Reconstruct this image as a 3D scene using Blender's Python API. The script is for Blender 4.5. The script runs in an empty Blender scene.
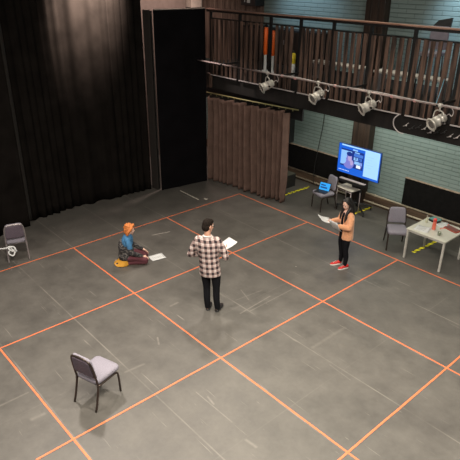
import bpy, bmesh, math, random
from mathutils import Vector, Matrix, noise as mnoise
random.seed(7)
C = bpy.context.scene.collection
PI = math.pi

# ---------------------------------------------------------------- materials
MATS = {}
def newmat(name):
    m = bpy.data.materials.new(name); m.use_nodes = True
    nt = m.node_tree; b = nt.nodes['Principled BSDF']
    return m, nt, b
def mat(name, col, rough=.6, metal=0.0, var=0.12, scale=9.0, bump=0.0, spec=.5, emit=None, estr=1.0, sheen=0.0):
    if name in MATS: return MATS[name]
    m, nt, b = newmat(name)
    tc = nt.nodes.new('ShaderNodeTexCoord'); n = nt.nodes.new('ShaderNodeTexNoise')
    n.inputs['Scale'].default_value = scale; n.inputs['Detail'].default_value = 4
    nt.links.new(tc.outputs['Object'], n.inputs['Vector'])
    r = nt.nodes.new('ShaderNodeValToRGB')
    r.color_ramp.elements[0].position = .3; r.color_ramp.elements[1].position = .7
    r.color_ramp.elements[0].color = tuple(c*(1-var) for c in col) + (1,)
    r.color_ramp.elements[1].color = tuple(min(1, c*(1+var)) for c in col) + (1,)
    nt.links.new(n.outputs['Fac'], r.inputs['Fac']); nt.links.new(r.outputs['Color'], b.inputs['Base Color'])
    b.inputs['Roughness'].default_value = rough; b.inputs['Metallic'].default_value = metal
    b.inputs['Specular IOR Level'].default_value = spec
    if sheen: b.inputs['Sheen Weight'].default_value = sheen
    if bump:
        bp = nt.nodes.new('ShaderNodeBump'); bp.inputs['Strength'].default_value = bump; bp.inputs['Distance'].default_value = .01
        nt.links.new(n.outputs['Fac'], bp.inputs['Height']); nt.links.new(bp.outputs['Normal'], b.inputs['Normal'])
    if emit:
        b.inputs['Emission Color'].default_value = emit + (1,); b.inputs['Emission Strength'].default_value = estr
    MATS[name] = m
    return m

class N:
    """tiny node-graph helper"""
    def __init__(s, nt): s.nt = nt
    def add(s, t, **kw):
        n = s.nt.nodes.new(t)
        for k, v in kw.items():
            if k.startswith('i_'): n.inputs[k[2:].replace('_', ' ')].default_value = v
            else: setattr(n, k, v)
        return n
    def math(s, op, a, b=None, c=None):
        n = s.nt.nodes.new('ShaderNodeMath'); n.operation = op
        for i, v in enumerate((a, b, c)):
            if v is None: continue
            if isinstance(v, (int, float)): n.inputs[i].default_value = v
            else: s.nt.links.new(v, n.inputs[i])
        return n.outputs[0]
    def link(s, a, b): s.nt.links.new(a, b)
    def mix(s, fac, a, b):
        n = s.nt.nodes.new('ShaderNodeMix'); n.data_type = 'RGBA'
        for sock, v in ((n.inputs['Factor'], fac), (n.inputs[6], a), (n.inputs[7], b)):
            if isinstance(v, (int, float)): sock.default_value = v
            elif isinstance(v, tuple): sock.default_value = v + (1,)
            else: s.nt.links.new(v, sock)
        return n.outputs[2]

def floor_material():
    m, nt, b = newmat('stage_floor_paint'); g = N(nt)
    tc = g.add('ShaderNodeTexCoord'); sp = g.add('ShaderNodeSeparateXYZ'); g.link(tc.outputs['Object'], sp.inputs[0])
    X, Y = sp.outputs[0], sp.outputs[1]
    big = g.add('ShaderNodeTexNoise', i_Scale=.55, i_Detail=6.0); g.link(tc.outputs['Object'], big.inputs['Vector'])
    fine = g.add('ShaderNodeTexNoise', i_Scale=14.0, i_Detail=5.0); g.link(tc.outputs['Object'], fine.inputs['Vector'])
    med = g.add('ShaderNodeTexNoise', i_Scale=2.2, i_Detail=7.0, i_Roughness=.65); g.link(tc.outputs['Object'], med.inputs['Vector'])
    bf = g.math('ADD', g.math('MULTIPLY', g.math('SUBTRACT', med.outputs['Fac'], .5), 1.5), big.outputs['Fac'])
    base = g.mix(g.math('MINIMUM', g.math('MAXIMUM', bf, 0), 1), FLOOR_A, FLOOR_B)
    f2 = g.math('MULTIPLY', g.math('SUBTRACT', fine.outputs['Fac'], .5), .5)
    # wandering of the seams' strength
    sn = g.add('ShaderNodeTexNoise', i_Scale=1.3, i_Detail=3.0); g.link(tc.outputs['Object'], sn.inputs['Vector'])
    sstr = g.math('SMOOTH_MIN', g.math('MAXIMUM', g.math('MULTIPLY', g.math('SUBTRACT', sn.outputs['Fac'], .36), 3.2), .1), 1.0, .1)
    def seam(v, off, per, w):
        t = g.math('PINGPONG', g.math('ADD', v, off), per/2)
        return g.math('LESS_THAN', t, w)
    s1 = seam(Y, 0.03, 1.285*2/1.0, .0)  # placeholder, zero width
    sA = seam(Y, 1.27, 2.59, .011)       # sheets' long seams
    sB = seam(Y, 2.57, 2.59, .011)
    # cross seams, staggered
    sC = seam(X, 0.62, 2.44, .008)
    seams = g.math('MAXIMUM', g.math('MAXIMUM', sA, sB), g.math('MULTIPLY', sC, .25))
    seams = g.math('MULTIPLY', seams, sstr)
    # light streaky scuffs in two directions
    def scuff(rot, sx, sy, th, gain, off):
        mp = g.add('ShaderNodeMapping'); mp.inputs['Rotation'].default_value = (0, 0, rot); mp.inputs['Scale'].default_value = (sx, sy, 1)
        mp.inputs['Location'].default_value = (off, off*1.7, 0)
        g.link(tc.outputs['Object'], mp.inputs['Vector'])
        n = g.add('ShaderNodeTexNoise', i_Scale=1.0, i_Detail=3.0); g.link(mp.outputs[0], n.inputs['Vector'])
        return g.math('MINIMUM', g.math('MAXIMUM', g.math('MULTIPLY', g.math('SUBTRACT', n.outputs['Fac'], th), gain), 0), 1)
    sc = g.math('MAXIMUM', scuff(.6, 1.1, 26, .69, 9, 3.1), scuff(2.0, .9, 22, .705, 9, 11.3))
    sc = g.math('MAXIMUM', sc, scuff(1.2, 3.5, 40, .72, 9, 31.3))
    spk = g.add('ShaderNodeTexVoronoi', i_Scale=1.1); g.link(tc.outputs['Object'], spk.inputs['Vector'])
    dots = g.math('LESS_THAN', spk.outputs['Distance'], .017)
    wn = g.add('ShaderNodeTexNoise', i_Scale=9.0, i_Detail=3.0); g.link(tc.outputs['Object'], wn.inputs['Vector'])
    drag = 0.0
    for (ax_, ay_, bx_, by_, w_, s_) in SCUFFS:
        dx, dy = bx_-ax_, by_-ay_; L2 = dx*dx+dy*dy
        px = g.math('SUBTRACT', X, ax_); py = g.math('SUBTRACT', Y, ay_)
        tt = g.math('DIVIDE', g.math('ADD', g.math('MULTIPLY', px, dx), g.math('MULTIPLY', py, dy)), L2)
        tt = g.math('MINIMUM', g.math('MAXIMUM', tt, 0), 1)
        ex = g.math('SUBTRACT', px, g.math('MULTIPLY', tt, dx)); ey = g.math('SUBTRACT', py, g.math('MULTIPLY', tt, dy))
        dd = g.math('SQRT', g.math('ADD', g.math('MULTIPLY', ex, ex), g.math('MULTIPLY', ey, ey)))
        on = g.math('MAXIMUM', g.math('SUBTRACT', 1.0, g.math('DIVIDE', dd, w_*1.6)), 0)
        drag = g.math('MAXIMUM', drag, g.math('MULTIPLY', on, s_*.85))
    drag = g.math('MULTIPLY', drag, g.math('MINIMUM', g.math('MULTIPLY', wn.outputs['Fac'], 1.6), 1.0))
    sc = g.math('MAXIMUM', sc, drag)
    marks = g.math('MAXIMUM', g.math('MULTIPLY', seams, .22), g.math('MAXIMUM', g.math('MULTIPLY', sc, .5), g.math('MULTIPLY', dots, .6)))
    c1 = g.mix(g.math('ADD', f2, .5), g.mix(.10, base, (0, 0, 0)), g.mix(.06, base, (.6, .6, .6)))
    col = g.mix(marks, c1, (.42, .38, .33))
    g.link(col, b.inputs['Base Color'])
    g.link(g.math('ADD', g.math('MULTIPLY', med.outputs['Fac'], .26), FLOOR_ROUGH), b.inputs['Roughness'])
    b.inputs['Specular IOR Level'].default_value = FLOOR_SPEC
    bp = g.add('ShaderNodeBump', i_Strength=.06, i_Distance=.01); g.link(fine.outputs['Fac'], bp.inputs['Height']); g.link(bp.outputs[0], b.inputs['Normal'])
    return m

def brick_material():
    m, nt, b = newmat('painted_brick'); g = N(nt)
    tc = g.add('ShaderNodeTexCoord'); sp = g.add('ShaderNodeSeparateXYZ'); g.link(tc.outputs['Object'], sp.inputs[0])
    cb = g.add('ShaderNodeCombineXYZ'); g.link(sp.outputs[0], cb.inputs[0]); g.link(sp.outputs[2], cb.inputs[1])
    br = g.add('ShaderNodeTexBrick', i_Scale=1.0); g.link(cb.outputs[0], br.inputs['Vector'])
    br.inputs['Brick Width'].default_value = .45; br.inputs['Row Height'].default_value = .10
    br.inputs['Mortar Size'].default_value = .012; br.inputs['Mortar Smooth'].default_value = .4
    br.inputs['Color1'].default_value = BRICK_A + (1,); br.inputs['Color2'].default_value = BRICK_B + (1,)
    br.inputs['Mortar'].default_value = BRICK_M + (1,)
    n = g.add('ShaderNodeTexNoise', i_Scale=2.0, i_Detail=4.0); g.link(tc.outputs['Object'], n.inputs['Vector'])
    row = g.math('LESS_THAN', g.math('PINGPONG', g.math('ADD', sp.outputs[2], .0), .05), .008)
    c0_ = g.mix(g.math('MULTIPLY', row, .45), br.outputs['Color'], (.07, .115, .105))
    col = g.mix(g.math('MULTIPLY', n.outputs['Fac'], .25), c0_, (.15, .19, .17))
    g.link(col, b.inputs['Base Color']); b.inputs['Roughness'].default_value = .45
    bp = g.add('ShaderNodeBump', i_Strength=.8, i_Distance=.012); bp.invert = True
    g.link(br.outputs['Fac'], bp.inputs['Height']); g.link(bp.outputs[0], b.inputs['Normal'])
    return m

def wood_material(name, a, c, rough=.55, axis=2, scale=1.0):
    if name in MATS: return MATS[name]
    m, nt, b = newmat(name); g = N(nt)
    tc = g.add('ShaderNodeTexCoord'); mp = g.add('ShaderNodeMapping')
    s = [14*scale]*3; s[axis] = 1.2*scale; mp.inputs['Scale'].default_value = s
    g.link(tc.outputs['Object'], mp.inputs['Vector'])
    n = g.add('ShaderNodeTexNoise', i_Scale=1.0, i_Detail=6.0); g.link(mp.outputs[0], n.inputs['Vector'])
    r = g.add('ShaderNodeValToRGB'); r.color_ramp.elements[0].position = .35; r.color_ramp.elements[1].position = .68
    r.color_ramp.elements[0].color = a + (1,); r.color_ramp.elements[1].color = c + (1,)
    g.link(n.outputs['Fac'], r.inputs['Fac']); g.link(r.outputs[0], b.inputs['Base Color']); b.inputs['Roughness'].default_value = rough
    MATS[name] = m
    return m

def plaid_material():
    m, nt, b = newmat('plaid_flannel'); g = N(nt)
    tc = g.add('ShaderNodeTexCoord'); sp = g.add('ShaderNodeSeparateXYZ'); g.link(tc.outputs['Object'], sp.inputs[0])
    def band(v, per, w, off=0):
        t = g.math('FRACT', g.math('DIVIDE', g.math('ADD', v, off), per))
        return g.math('LESS_THAN', t, w)
    per = .100
    u = g.math('ADD', sp.outputs[0], g.math('MULTIPLY', sp.outputs[1], .55))
    bx = band(u, per, .5, 5.0); bz = band(sp.outputs[2], per, .5)
    tx = band(u, per, .10, 5.0-.62*per); tz = band(sp.outputs[2], per, .10, -.62*per)
    both = g.math('MULTIPLY', bx, bz); either = g.math('MAXIMUM', bx, bz)
    col = g.mix(g.math('MULTIPLY', g.math('MAXIMUM', tx, tz), .5), (.60, .51, .48), (.28, .17, .16))
    col = g.mix(g.math('MULTIPLY', either, .78), col, (.17, .095, .088))
    col = g.mix(both, col, (.022, .015, .018))
    g.link(col, b.inputs['Base Color']); b.inputs['Roughness'].default_value = .85
    return m

def knit_material():
    m, nt, b = newmat('patterned_knit'); g = N(nt)
    tc = g.add('ShaderNodeTexCoord')
    w = g.add('ShaderNodeTexWave', i_Scale=4.0, i_Distortion=14.0); w.bands_direction = 'Z'; w.inputs['Detail Scale'].default_value = 2
    g.link(tc.outputs['Object'], w.inputs['Vector'])
    r = g.add('ShaderNodeValToRGB'); r.color_ramp.elements[0].position = .55; r.color_ramp.elements[1].position = .75
    r.color_ramp.elements[0].color = (.02, .018, .02, 1); r.color_ramp.elements[1].color = (.11, .10, .095, 1)
    g.link(w.outputs['Fac'], r.inputs['Fac']); g.link(r.outputs[0], b.inputs['Base Color']); b.inputs['Roughness'].default_value = .9
    return m

def hazard_material():
    m, nt, b = newmat('hazard_tape_stripes'); g = N(nt)
    tc = g.add('ShaderNodeTexCoord'); sp = g.add('ShaderNodeSeparateXYZ'); g.link(tc.outputs['Object'], sp.inputs[0])
    t = g.math('FRACT', g.math('DIVIDE', g.math('ADD', g.math('ADD', sp.outputs[0], sp.outputs[1]), 20.0), .17))
    col = g.mix(g.math('LESS_THAN', t, .36), (.95, .85, .02), (.03, .03, .02))
    g.link(col, b.inputs['Base Color']); b.inputs['Roughness'].default_value = .5
    return m

# worn drag marks on the floor paint: x0, y0, x1, y1, width, strength
SCUFFS = [(4.45, -4.04, 4.39, -3.19, 0.012, 0.7), (4.51, -3.84, 4.5, -2.66, 0.01, 0.6), (3.85, -3.47, 4.22, -3.6, 0.012, 0.5), (4.06, -3.79, 4.13, -3.15, 0.01, 0.4), (6.0, -3.79, 6.0, -2.91, 0.03, 0.25), (3.4, -4.87, 3.39, -4.7, 0.02, 0.6), (4.05, -5.62, 4.22, -5.71, 0.015, 0.6), (4.46, -6.52, 4.49, -6.19, 0.02, 0.35), (3.9, -8.29, 3.9, -7.87, 0.015, 0.4), (4.46, -8.04, 4.47, -7.88, 0.03, 0.35), (5.75, -5.88, 5.92, -5.91, 0.015, 0.6), (6.73, -6.01, 6.9, -5.99, 0.02, 0.5), (6.48, -3.92, 6.92, -3.96, 0.01, 0.3), (5.55, -5.95, 6.36, -5.94, 0.008, 0.5)]
FLOOR_A = (.050, .0445, .0385); FLOOR_B = (.106, .096, .083); FLOOR_ROUGH = .33; FLOOR_SPEC = .5
BRICK_A = (.190, .245, .240); BRICK_B = (.212, .268, .262); BRICK_M = (.150, .198, .194)
M_floor = floor_material(); M_brick = brick_material(); M_plaid = plaid_material(); M_knit = knit_material(); M_haz = hazard_material()
M_orange = mat('orange_tape', (.64, .155, .060), .55, var=.08)
M_whitetape = mat('white_tape', (.50, .46, .40), .6)
M_drape = mat('black_serge', (.0085, .0070, .0062), .95, var=.25, scale=3, spec=.03)
M_drape2 = mat('brown_velour', (.135, .084, .068), .85, var=.2, scale=4, spec=.1)
M_flat = mat('black_flat_paint', (.0045, .0040, .0048), .8, var=.3, scale=2, spec=.05)
M_rawwood = wood_material('raw_timber', (.25, .18, .13), (.42, .33, .26))
M_slat = wood_material('stained_slat', (.006, .003, .002), (.135, .076, .055), rough=.85)
M_darkwood = wood_material('dark_beam', (.003, .002, .002), (.009, .006, .005), rough=.95)
M_pillar = wood_material('pillar_timber', (.010, .006, .004), (.045, .026, .018))
M_rail = wood_material('rail_wood', (.15, .075, .055), (.32, .20, .16), axis=0, rough=.4)
M_clad = wood_material('cladding', (.05, .03, .022), (.20, .14, .11))
M_steel = mat('grey_tube', (.42, .36, .36), .4, .5)
M_blacksteel = mat('black_steel', (.012, .011, .011), .5, .3)
M_silver = mat('silver_lantern', (.50, .47, .43), .38, .35, var=.06)
M_lens = mat('lens_glass', (.16, .15, .14), .25, .2)
M_fabric = mat('lilac_grey_upholstery', (.215, .198, .235), .9, var=.10, scale=60)
M_meshback = mat('dark_mesh_back', (.105, .080, .105), .8, var=.3, scale=80)
M_bronze = mat('bronze_tube', (.055, .040, .034), .32, .6)
M_palechair = mat('pale_tube', (.34, .30, .30), .35, .6)
M_table = mat('table_laminate', (.50, .485, .42), .45, var=.04)
M_tableleg = mat('table_leg_paint', (.50, .48, .44), .4, .2)
M_black = mat('black_plastic', (.012, .012, .013), .45)
M_board = mat('black_board', (.006, .0055, .0055), .8, var=.3, spec=.1)
M_paper = mat('paper', (.56, .56, .56), .8, var=.03)
M_ink = mat('ink', (.25, .25, .25), .8)
M_skin = mat('skin', (.55, .30, .21), .55, var=.06)
M_skin2 = mat('skin_light', (.68, .42, .33), .55, var=.06)
M_hairb = mat('black_hair', (.007, .005, .005), .55, var=.3, scale=40)
M_hairm = mat('dark_brown_hair', (.012, .008, .006), .85, spec=.15, var=.4, scale=40)
M_hairr = mat('red_hair', (.50, .155, .035), .7, var=.3, scale=40)
M_jeans = mat('black_trousers', (.007, .007, .009), .9, spec=.1)
M_peach = mat('peach_fleece', (.62, .29, .15), .95, var=.12, scale=30, sheen=.3)
M_redshoe = mat('red_canvas', (.50, .015, .012), .6)
M_whitesole = mat('white_rubber', (.70, .66, .62), .5)
M_darkshoe = mat('dark_leather', (.02, .015, .015), .4)
M_denim = mat('blue_jersey', (.045, .16, .32), .85, var=.25, scale=20)
M_mustard = mat('mustard_cotton', (.52, .25, .025), .85)
M_maroon = mat('maroon_leggings', (.10, .025, .035), .85)
M_redplastic = mat('red_plastic', (.70, .05, .04), .35)
M_teal = mat('teal_cover', (.10, .24, .23), .5)
M_clear = mat('pale_bottle', (.55, .55, .42), .25)
M_redbrown = mat('red_brown_cover', (.28, .055, .035), .5)
M_orangeplastic = mat('orange_plastic', (.85, .14, .02), .5)
M_yellow = mat('yellow_plastic', (.80, .62, .03), .5)
M_cable = mat('black_cable', (.01, .01, .01), .5)
M_palecable = mat('pale_cable', (.40, .36, .36), .5)

# ---------------------------------------------------------------- mesh helpers
def bx(bm, c, s, rot=None, mi=0, bevel=0.0):
    r = bmesh.ops.create_cube(bm, size=1)
    vs = r['verts']
    bmesh.ops.scale(bm, vec=s, verts=vs)
    if bevel:
        es = list({e for v in vs for e in v.link_edges})
        rb = bmesh.ops.bevel(bm, geom=es, offset=bevel, segments=2, affect='EDGES', profile=.5)
        vs = list({v for v in rb['verts']} | {v for f in rb['faces'] for v in f.verts} | {v for v in vs if v.is_valid})
    if rot is not None:
        bmesh.ops.rotate(bm, cent=(0, 0, 0), matrix=rot if isinstance(rot, Matrix) else Matrix.Rotation(rot, 3, 'Z'), verts=vs)
    bmesh.ops.translate(bm, vec=c, verts=vs)
    for f in {f for v in vs for f in v.link_faces}: f.material_index = mi
    return vs

def ring(bm, c, ax, r, n, ref=None, ry=None):
    ax = Vector(ax).normalized()
    ref = Vector(ref) if ref is not None else (Vector((0, 0, 1)) if abs(ax.z) < .9 else Vector((1, 0, 0)))
    u = ref.cross(ax)
    if u.length < 1e-5: u = Vector((0, 1, 0)).cross(ax)
    u.normalize(); v = ax.cross(u)
    ry = r if ry is None else ry
    return [bm.verts.new(Vector(c) + u*r*math.cos(2*PI*i/n) + v*ry*math.sin(2*PI*i/n)) for i in range(n)]

def loft(bm, rings, mi=0, cap=True):
    fs = []
    for a, b in zip(rings, rings[1:]):
        n = len(a)
        for i in range(n):
            fs.append(bm.faces.new((a[i], a[(i+1) % n], b[(i+1) % n], b[i])))
    if cap:
        fs.append(bm.faces.new(list(reversed(rings[0])))); fs.append(bm.faces.new(rings[-1]))
    for f in fs: f.material_index = mi; f.smooth = True
    return fs

def tube(bm, pts, r, n=8, mi=0, ref=None):
    """a swept tube through pts; r a number or one per point"""
    pts = [Vector(p) for p in pts]
    rs = r if isinstance(r, (list, tuple)) else [r]*len(pts)
    rings = []
    u_prev = None
    for i, p in enumerate(pts):
        a = pts[max(i-1, 0)]; b = pts[min(i+1, len(pts)-1)]
        t = (b-a).normalized()
        if u_prev is None:
            rf = Vector((0, 0, 1)) if abs(t.z) < .9 else Vector((1, 0, 0))
            u = rf.cross(t).normalized()
        else:
            u = (u_prev - t*u_prev.dot(t)).normalized()
        u_prev = u; v = t.cross(u)
        rings.append([bm.verts.new(p + (u*math.cos(2*PI*k/n) + v*math.sin(2*PI*k/n))*rs[i]) for k in range(n)])
    loft(bm, rings, mi)

def smoothpts(pts, k=4):
    """Catmull-Rom through pts"""
    P = [Vector(p) for p in pts]; out = []
    for i in range(len(P)-1):
        p0 = P[max(i-1, 0)]; p1 = P[i]; p2 = P[i+1]; p3 = P[min(i+2, len(P)-1)]
        for j in range(k):
            t = j/k
            out.append(.5*((2*p1) + (p2-p0)*t + (2*p0-5*p1+4*p2-p3)*t*t + (3*p1-p0-3*p2+p3)*t**3))
    out.append(P[-1]); return out

def cyl(bm, a, b, r, r2=None, n=16, mi=0):
    a = Vector(a); b = Vector(b); ax = b-a
    loft(bm, [ring(bm, a, ax, r, n), ring(bm, b, ax, r if r2 is None else r2, n)], mi)

def lathe(bm, c, ax, prof, n=20, mi=0):
    c = Vector(c); ax = Vector(ax).normalized()
    loft(bm, [ring(bm, c+ax*h, ax, max(r, .0004), n) for h, r in prof], mi)

def ell(bm, c, r, rot=None, n=14, mi=0):
    res = bmesh.ops.create_uvsphere(bm, u_segments=n, v_segments=max(6, n//2+2), radius=1)
    vs = res['verts']; bmesh.ops.scale(bm, vec=r if not isinstance(r, (int, float)) else (r, r, r), verts=vs)
    if rot is not None: bmesh.ops.rotate(bm, cent=(0, 0, 0), matrix=rot, verts=vs)
    bmesh.ops.translate(bm, vec=c, verts=vs)
    for f in {f for v in vs for f in v.link_faces}: f.material_index = mi; f.smooth = True

def obj(name, bm, m, parent=None, smooth=False):
    me = bpy.data.meshes.new(name)
    bmesh.ops.recalc_face_normals(bm, faces=bm.faces)
    if smooth:
        for f in bm.faces: f.smooth = True
    bm.to_mesh(me); bm.free()
    for mm in (m if isinstance(m, (list, tuple)) else [m]): me.materials.append(mm)
    o = bpy.data.objects.new(name, me); C.objects.link(o)
    if parent: o.parent = parent
    return o
def B(): return bmesh.new()
def thing(name, label, cat, loc=(0, 0, 0), rz=0, group=None):
    o = bpy.data.objects.new(name, None); C.objects.link(o); o.location = loc; o.rotation_euler = (0, 0, rz)
    o.empty_display_size = .1
    o['label'] = label; o['category'] = cat
    if group: o['group'] = group
    return o
def tag(o, label, cat, group=None, kind=None):
    o['label'] = label; o['category'] = cat
    if group: o['group'] = group
    if kind: o['kind'] = kind
    return o
def struct(name, bm, m, smooth=False):
    o = obj(name, bm, m, None, smooth); o['kind'] = 'structure'; return o
def dup(root, loc, rz, label=None, group=None):
    def cp(o, par):
        c = o.copy(); C.objects.link(c)
        if par: c.parent = par
        for ch in list(o.children): cp(ch, c)
        return c
    r = cp(root, None); r.location = loc; r.rotation_euler = (0, 0, rz)
    if label: r['label'] = label
    if group: r['group'] = group
    return r
def fuse(name, bm, m, parent, voxel=.01, smooth=4, fac=.5, loc=None):
    """weld overlapping volumes into one continuous surface"""
    me = bpy.data.meshes.new('tmp'); bmesh.ops.recalc_face_normals(bm, faces=bm.faces); bm.to_mesh(me); bm.free()
    t = bpy.data.objects.new('tmp', me); C.objects.link(t)
    r = t.modifiers.new('r', 'REMESH'); r.mode = 'VOXEL'; r.voxel_size = voxel; r.use_smooth_shade = True
    if smooth:
        s = t.modifiers.new('s', 'SMOOTH'); s.factor = fac; s.iterations = smooth
    bpy.context.view_layer.update()
    dg = bpy.context.evaluated_depsgraph_get()
    nm = bpy.data.meshes.new_from_object(t.evaluated_get(dg)); nm.name = name
    bpy.data.objects.remove(t); bpy.data.meshes.remove(me)
    nm.materials.clear(); nm.materials.append(m)
    for p in nm.polygons: p.use_smooth = True; p.material_index = 0
    o = bpy.data.objects.new(name, nm); C.objects.link(o)
    if parent: o.parent = parent
    return o

# ---------------------------------------------------------------- room shell
WY = 2.30      # face of the brick wall
bm = B(); bx(bm, (3.5, -5.0, -.05), (17, 15.0, .1)); struct('floor', bm, M_floor)
bm = B(); bx(bm, (3.75, WY+.15, 3.75), (16.5, .3, 7.5)); struct('wall_right', bm, M_brick)
M_wallblack = mat('back_wall_paint', (.13, .10, .085), .8)
bm = B(); bx(bm, (-4.65, -4.9, 3.75), (.3, 15.0, 7.5)); struct('wall_back', bm, M_wallblack)
# skirting box with two pale service pipes
def skirt(name, x0, x1):
    bm = B(); bx(bm, ((x0+x1)/2, WY-.045, .13), (x1-x0, .09, .26)); return struct(name, bm, wood_material('skirting_wood', (.05, .03, .02), (.13, .085, .055), axis=0))
skirt('baseboard_right', -4.4, 9)
def srv(z, y, r, lab):
    bm = B(); tube(bm, [(-1.5, y, z), (9, y, z)], r, 10)
    for k in range(11): bx(bm, (-1+k, y+.005, z), (.03, .05, .05))
    tag(obj('service_pipe', bm, mat('pale_pipe', (.46, .40, .30), .5)), lab, 'pipe')
srv(.285, WY-.05, .022, 'upper pale pipe running along the top of the wooden skirting on the brick wall')
srv(.085, WY-.125, .022, 'lower pale pipe running just above the floor along the wooden skirting')
# timber pillar on the brick wall
bm = B()
for k in range(3): bx(bm, (2.26+k*.182, WY-.12, 3.7), (.176, .24, 7.4), bevel=.008)
tag(obj('timber_pillar', bm, M_pillar), 'dark timber pillar on the brick wall, behind the television and rising past the balcony', 'pillar')
# wooden cladding on the wall over the balcony's left end
bm = B()
x = -4.4
while x < -1.6:
    w = .17+random.random()*.05; bx(bm, (x+w/2, WY-.03+random.random()*.01, 5.2), (w-.01, .05, 4.2)); x += w
struct('trim_1', bm, M_clad)
# black cabinet-like speaker high on the wall
t = thing('loudspeaker', 'black loudspeaker high on the wall above the left part of the balcony', 'speaker', (-1.80, WY-.25, 4.86))
bm = B(); bx(bm, (0, 0, .35), (.62, .36, .70), bevel=.01); obj('cabinet', bm, M_black, t)
for q in (-.14, .12):
    bm = B(); lathe(bm, (q, -.185, .36), (0, -1, 0), [(0, .10), (.008, .10), (.008, .085), (-.0, .05)], 18); obj('driver', bm, M_blacksteel, t)
bm = B(); bx(bm, (.02, -.183, .12), (.13, .006, .09)); obj('badge_plate', bm, M_paper, t)
bm = B(); bx(bm, (-.14, -.183, .16), (.03, .006, .14)); obj('side_plate', bm, M_paper, t)
# wall boards
def board(x0, x1, lab):
    t = thing('wall_board', lab, 'board', ((x0+x1)/2, WY-.06, .315))
    L = x1-x0
    bm = B(); bx(bm, (0, 0, .36), (L, .05, .72), bevel=.006); obj('board_panel', bm, M_board, t)
    bm = B(); bx(bm, (0, -.005, .73), (L, .06, .018)); obj('top_edge', bm, M_rawwood, t)
board(3.83, 6.9, 'long black board against the brick wall behind the white table')
board(-.6, 2.1, 'long black board against the brick wall left of the television')
# wall-hung speaker under the balcony & box on the floor
t = thing('wall_speaker', 'black speaker box hanging on the brick wall beside the brown curtain edge', 'speaker', (-.28, WY-.15, 1.12))
bm = B(); bx(bm, (0, 0, .36), (.40, .28, .78), bevel=.012); obj('cabinet', bm, M_black, t)
bm = B(); bx(bm, (0, -.143, .36), (.34, .008, .70)); obj('grille', bm, M_blacksteel, t)
t = thing('floor_box', 'low black box on the floor behind the brown curtain edge', 'box', (.20, 1.40, 0))
bm = B(); bx(bm, (0, 0, .19), (.78, .62, .38), bevel=.012); obj('carcass', bm, M_black, t)
bm = B(); bx(bm, (0, 0, .39), (.76, .60, .02)); obj('lid', bm, mat('box_lid', (.07, .07, .055), .6), t)

# ---------------------------------------------------------------- curtains
def curtain(name, path, z0, z1, amp, wl, m, lab, cat='curtain', seed=0, wp=.9, pleat=False, flare=0.0, zn=26, step=.035, thick=.012, sag=0.0):
    """pleated cloth along a floor path [(x,y),...]"""
    P = [Vector((p[0], p[1], 0)) for p in path]
    cum = [0]
    for a, b in zip(P, P[1:]): cum.append(cum[-1]+(b-a).length)
    L = cum[-1]; n = int(L/step)
    bm = B(); grid = []
    rnd = random.Random(seed)
    ph = [rnd.random()*6 for _ in range(6)]
    for j in range(zn+1):
        v = j/zn; row = []
        for i in range(n+1):
            s = L*i/n
            k = max(q for q in range(len(cum)-1) if cum[q] <= s+1e-9)
            a, b = P[k], P[k+1]; f = (s-cum[k])/(cum[k+1]-cum[k])
            p = a.lerp(b, f); d = (b-a).normalized(); nrm = Vector((d.y, -d.x, 0))
            ss = s + .05*math.sin(v*2.1+s*.8+ph[0])*(1-v)
            warp = ss + wp*wl*math.sin(ss*1.7/wl/2.3+ph[1])+.166*wp*math.sin(ss*1.3+ph[0])
            w = math.sin(2*PI*warp/wl+ph[2]) + .45*math.sin(2*PI*warp/wl*.53+ph[3]) + .25*math.sin(2*PI*warp/wl*2.1+ph[4])
            am = amp*(1+flare*(1-v))*(.75+.5*mnoise.noise(Vector((s*.9, v*1.5, seed))))
            if pleat: w = 2.4*(abs(math.sin(PI*warp/wl+ph[2]))**2-.4)*(1+.3*math.sin(warp*9+ph[3])) + .35*math.sin(warp*4.1+ph[4])
            off = w*am
            z = z0 + (z1-z0)*v + (.012*math.sin(s*7+ph[5]) if j == 0 else 0) - sag*v*abs(math.sin(PI*s/wl/2.2))
            row.append(bm.verts.new((p.x+nrm.x*off, p.y+nrm.y*off, max(z, .004))))
        grid.append(row)
    for j in range(zn):
        for i in range(n):
            bm.faces.new((grid[j][i], grid[j][i+1], grid[j+1][i+1], grid[j+1][i]))
    for f in bm.faces: f.smooth = True
    o = obj(name, bm, m)
    sm = o.modifiers.new('thick', 'SOLIDIFY'); sm.thickness = thick
    tag(o, lab, cat)
    return o
curtain('stage_curtain', [(-1.55, -10.6), (-1.62, -6.6), (-1.80, -5.42)], .01, 7.4, .050, .60, M_drape,
        'black floor-length stage curtain at the far left, behind the lone chair', seed=3, flare=.6)
curtain('stage_curtain', [(-2.02, -5.42), (-2.16, -3.9), (-2.02, -2.9), (-1.98, -1.72)], .01, 7.4, .034, .30, M_drape,
        'widest black stage curtain across the back, behind the kneeling person', seed=5, flare=.5)
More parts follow.
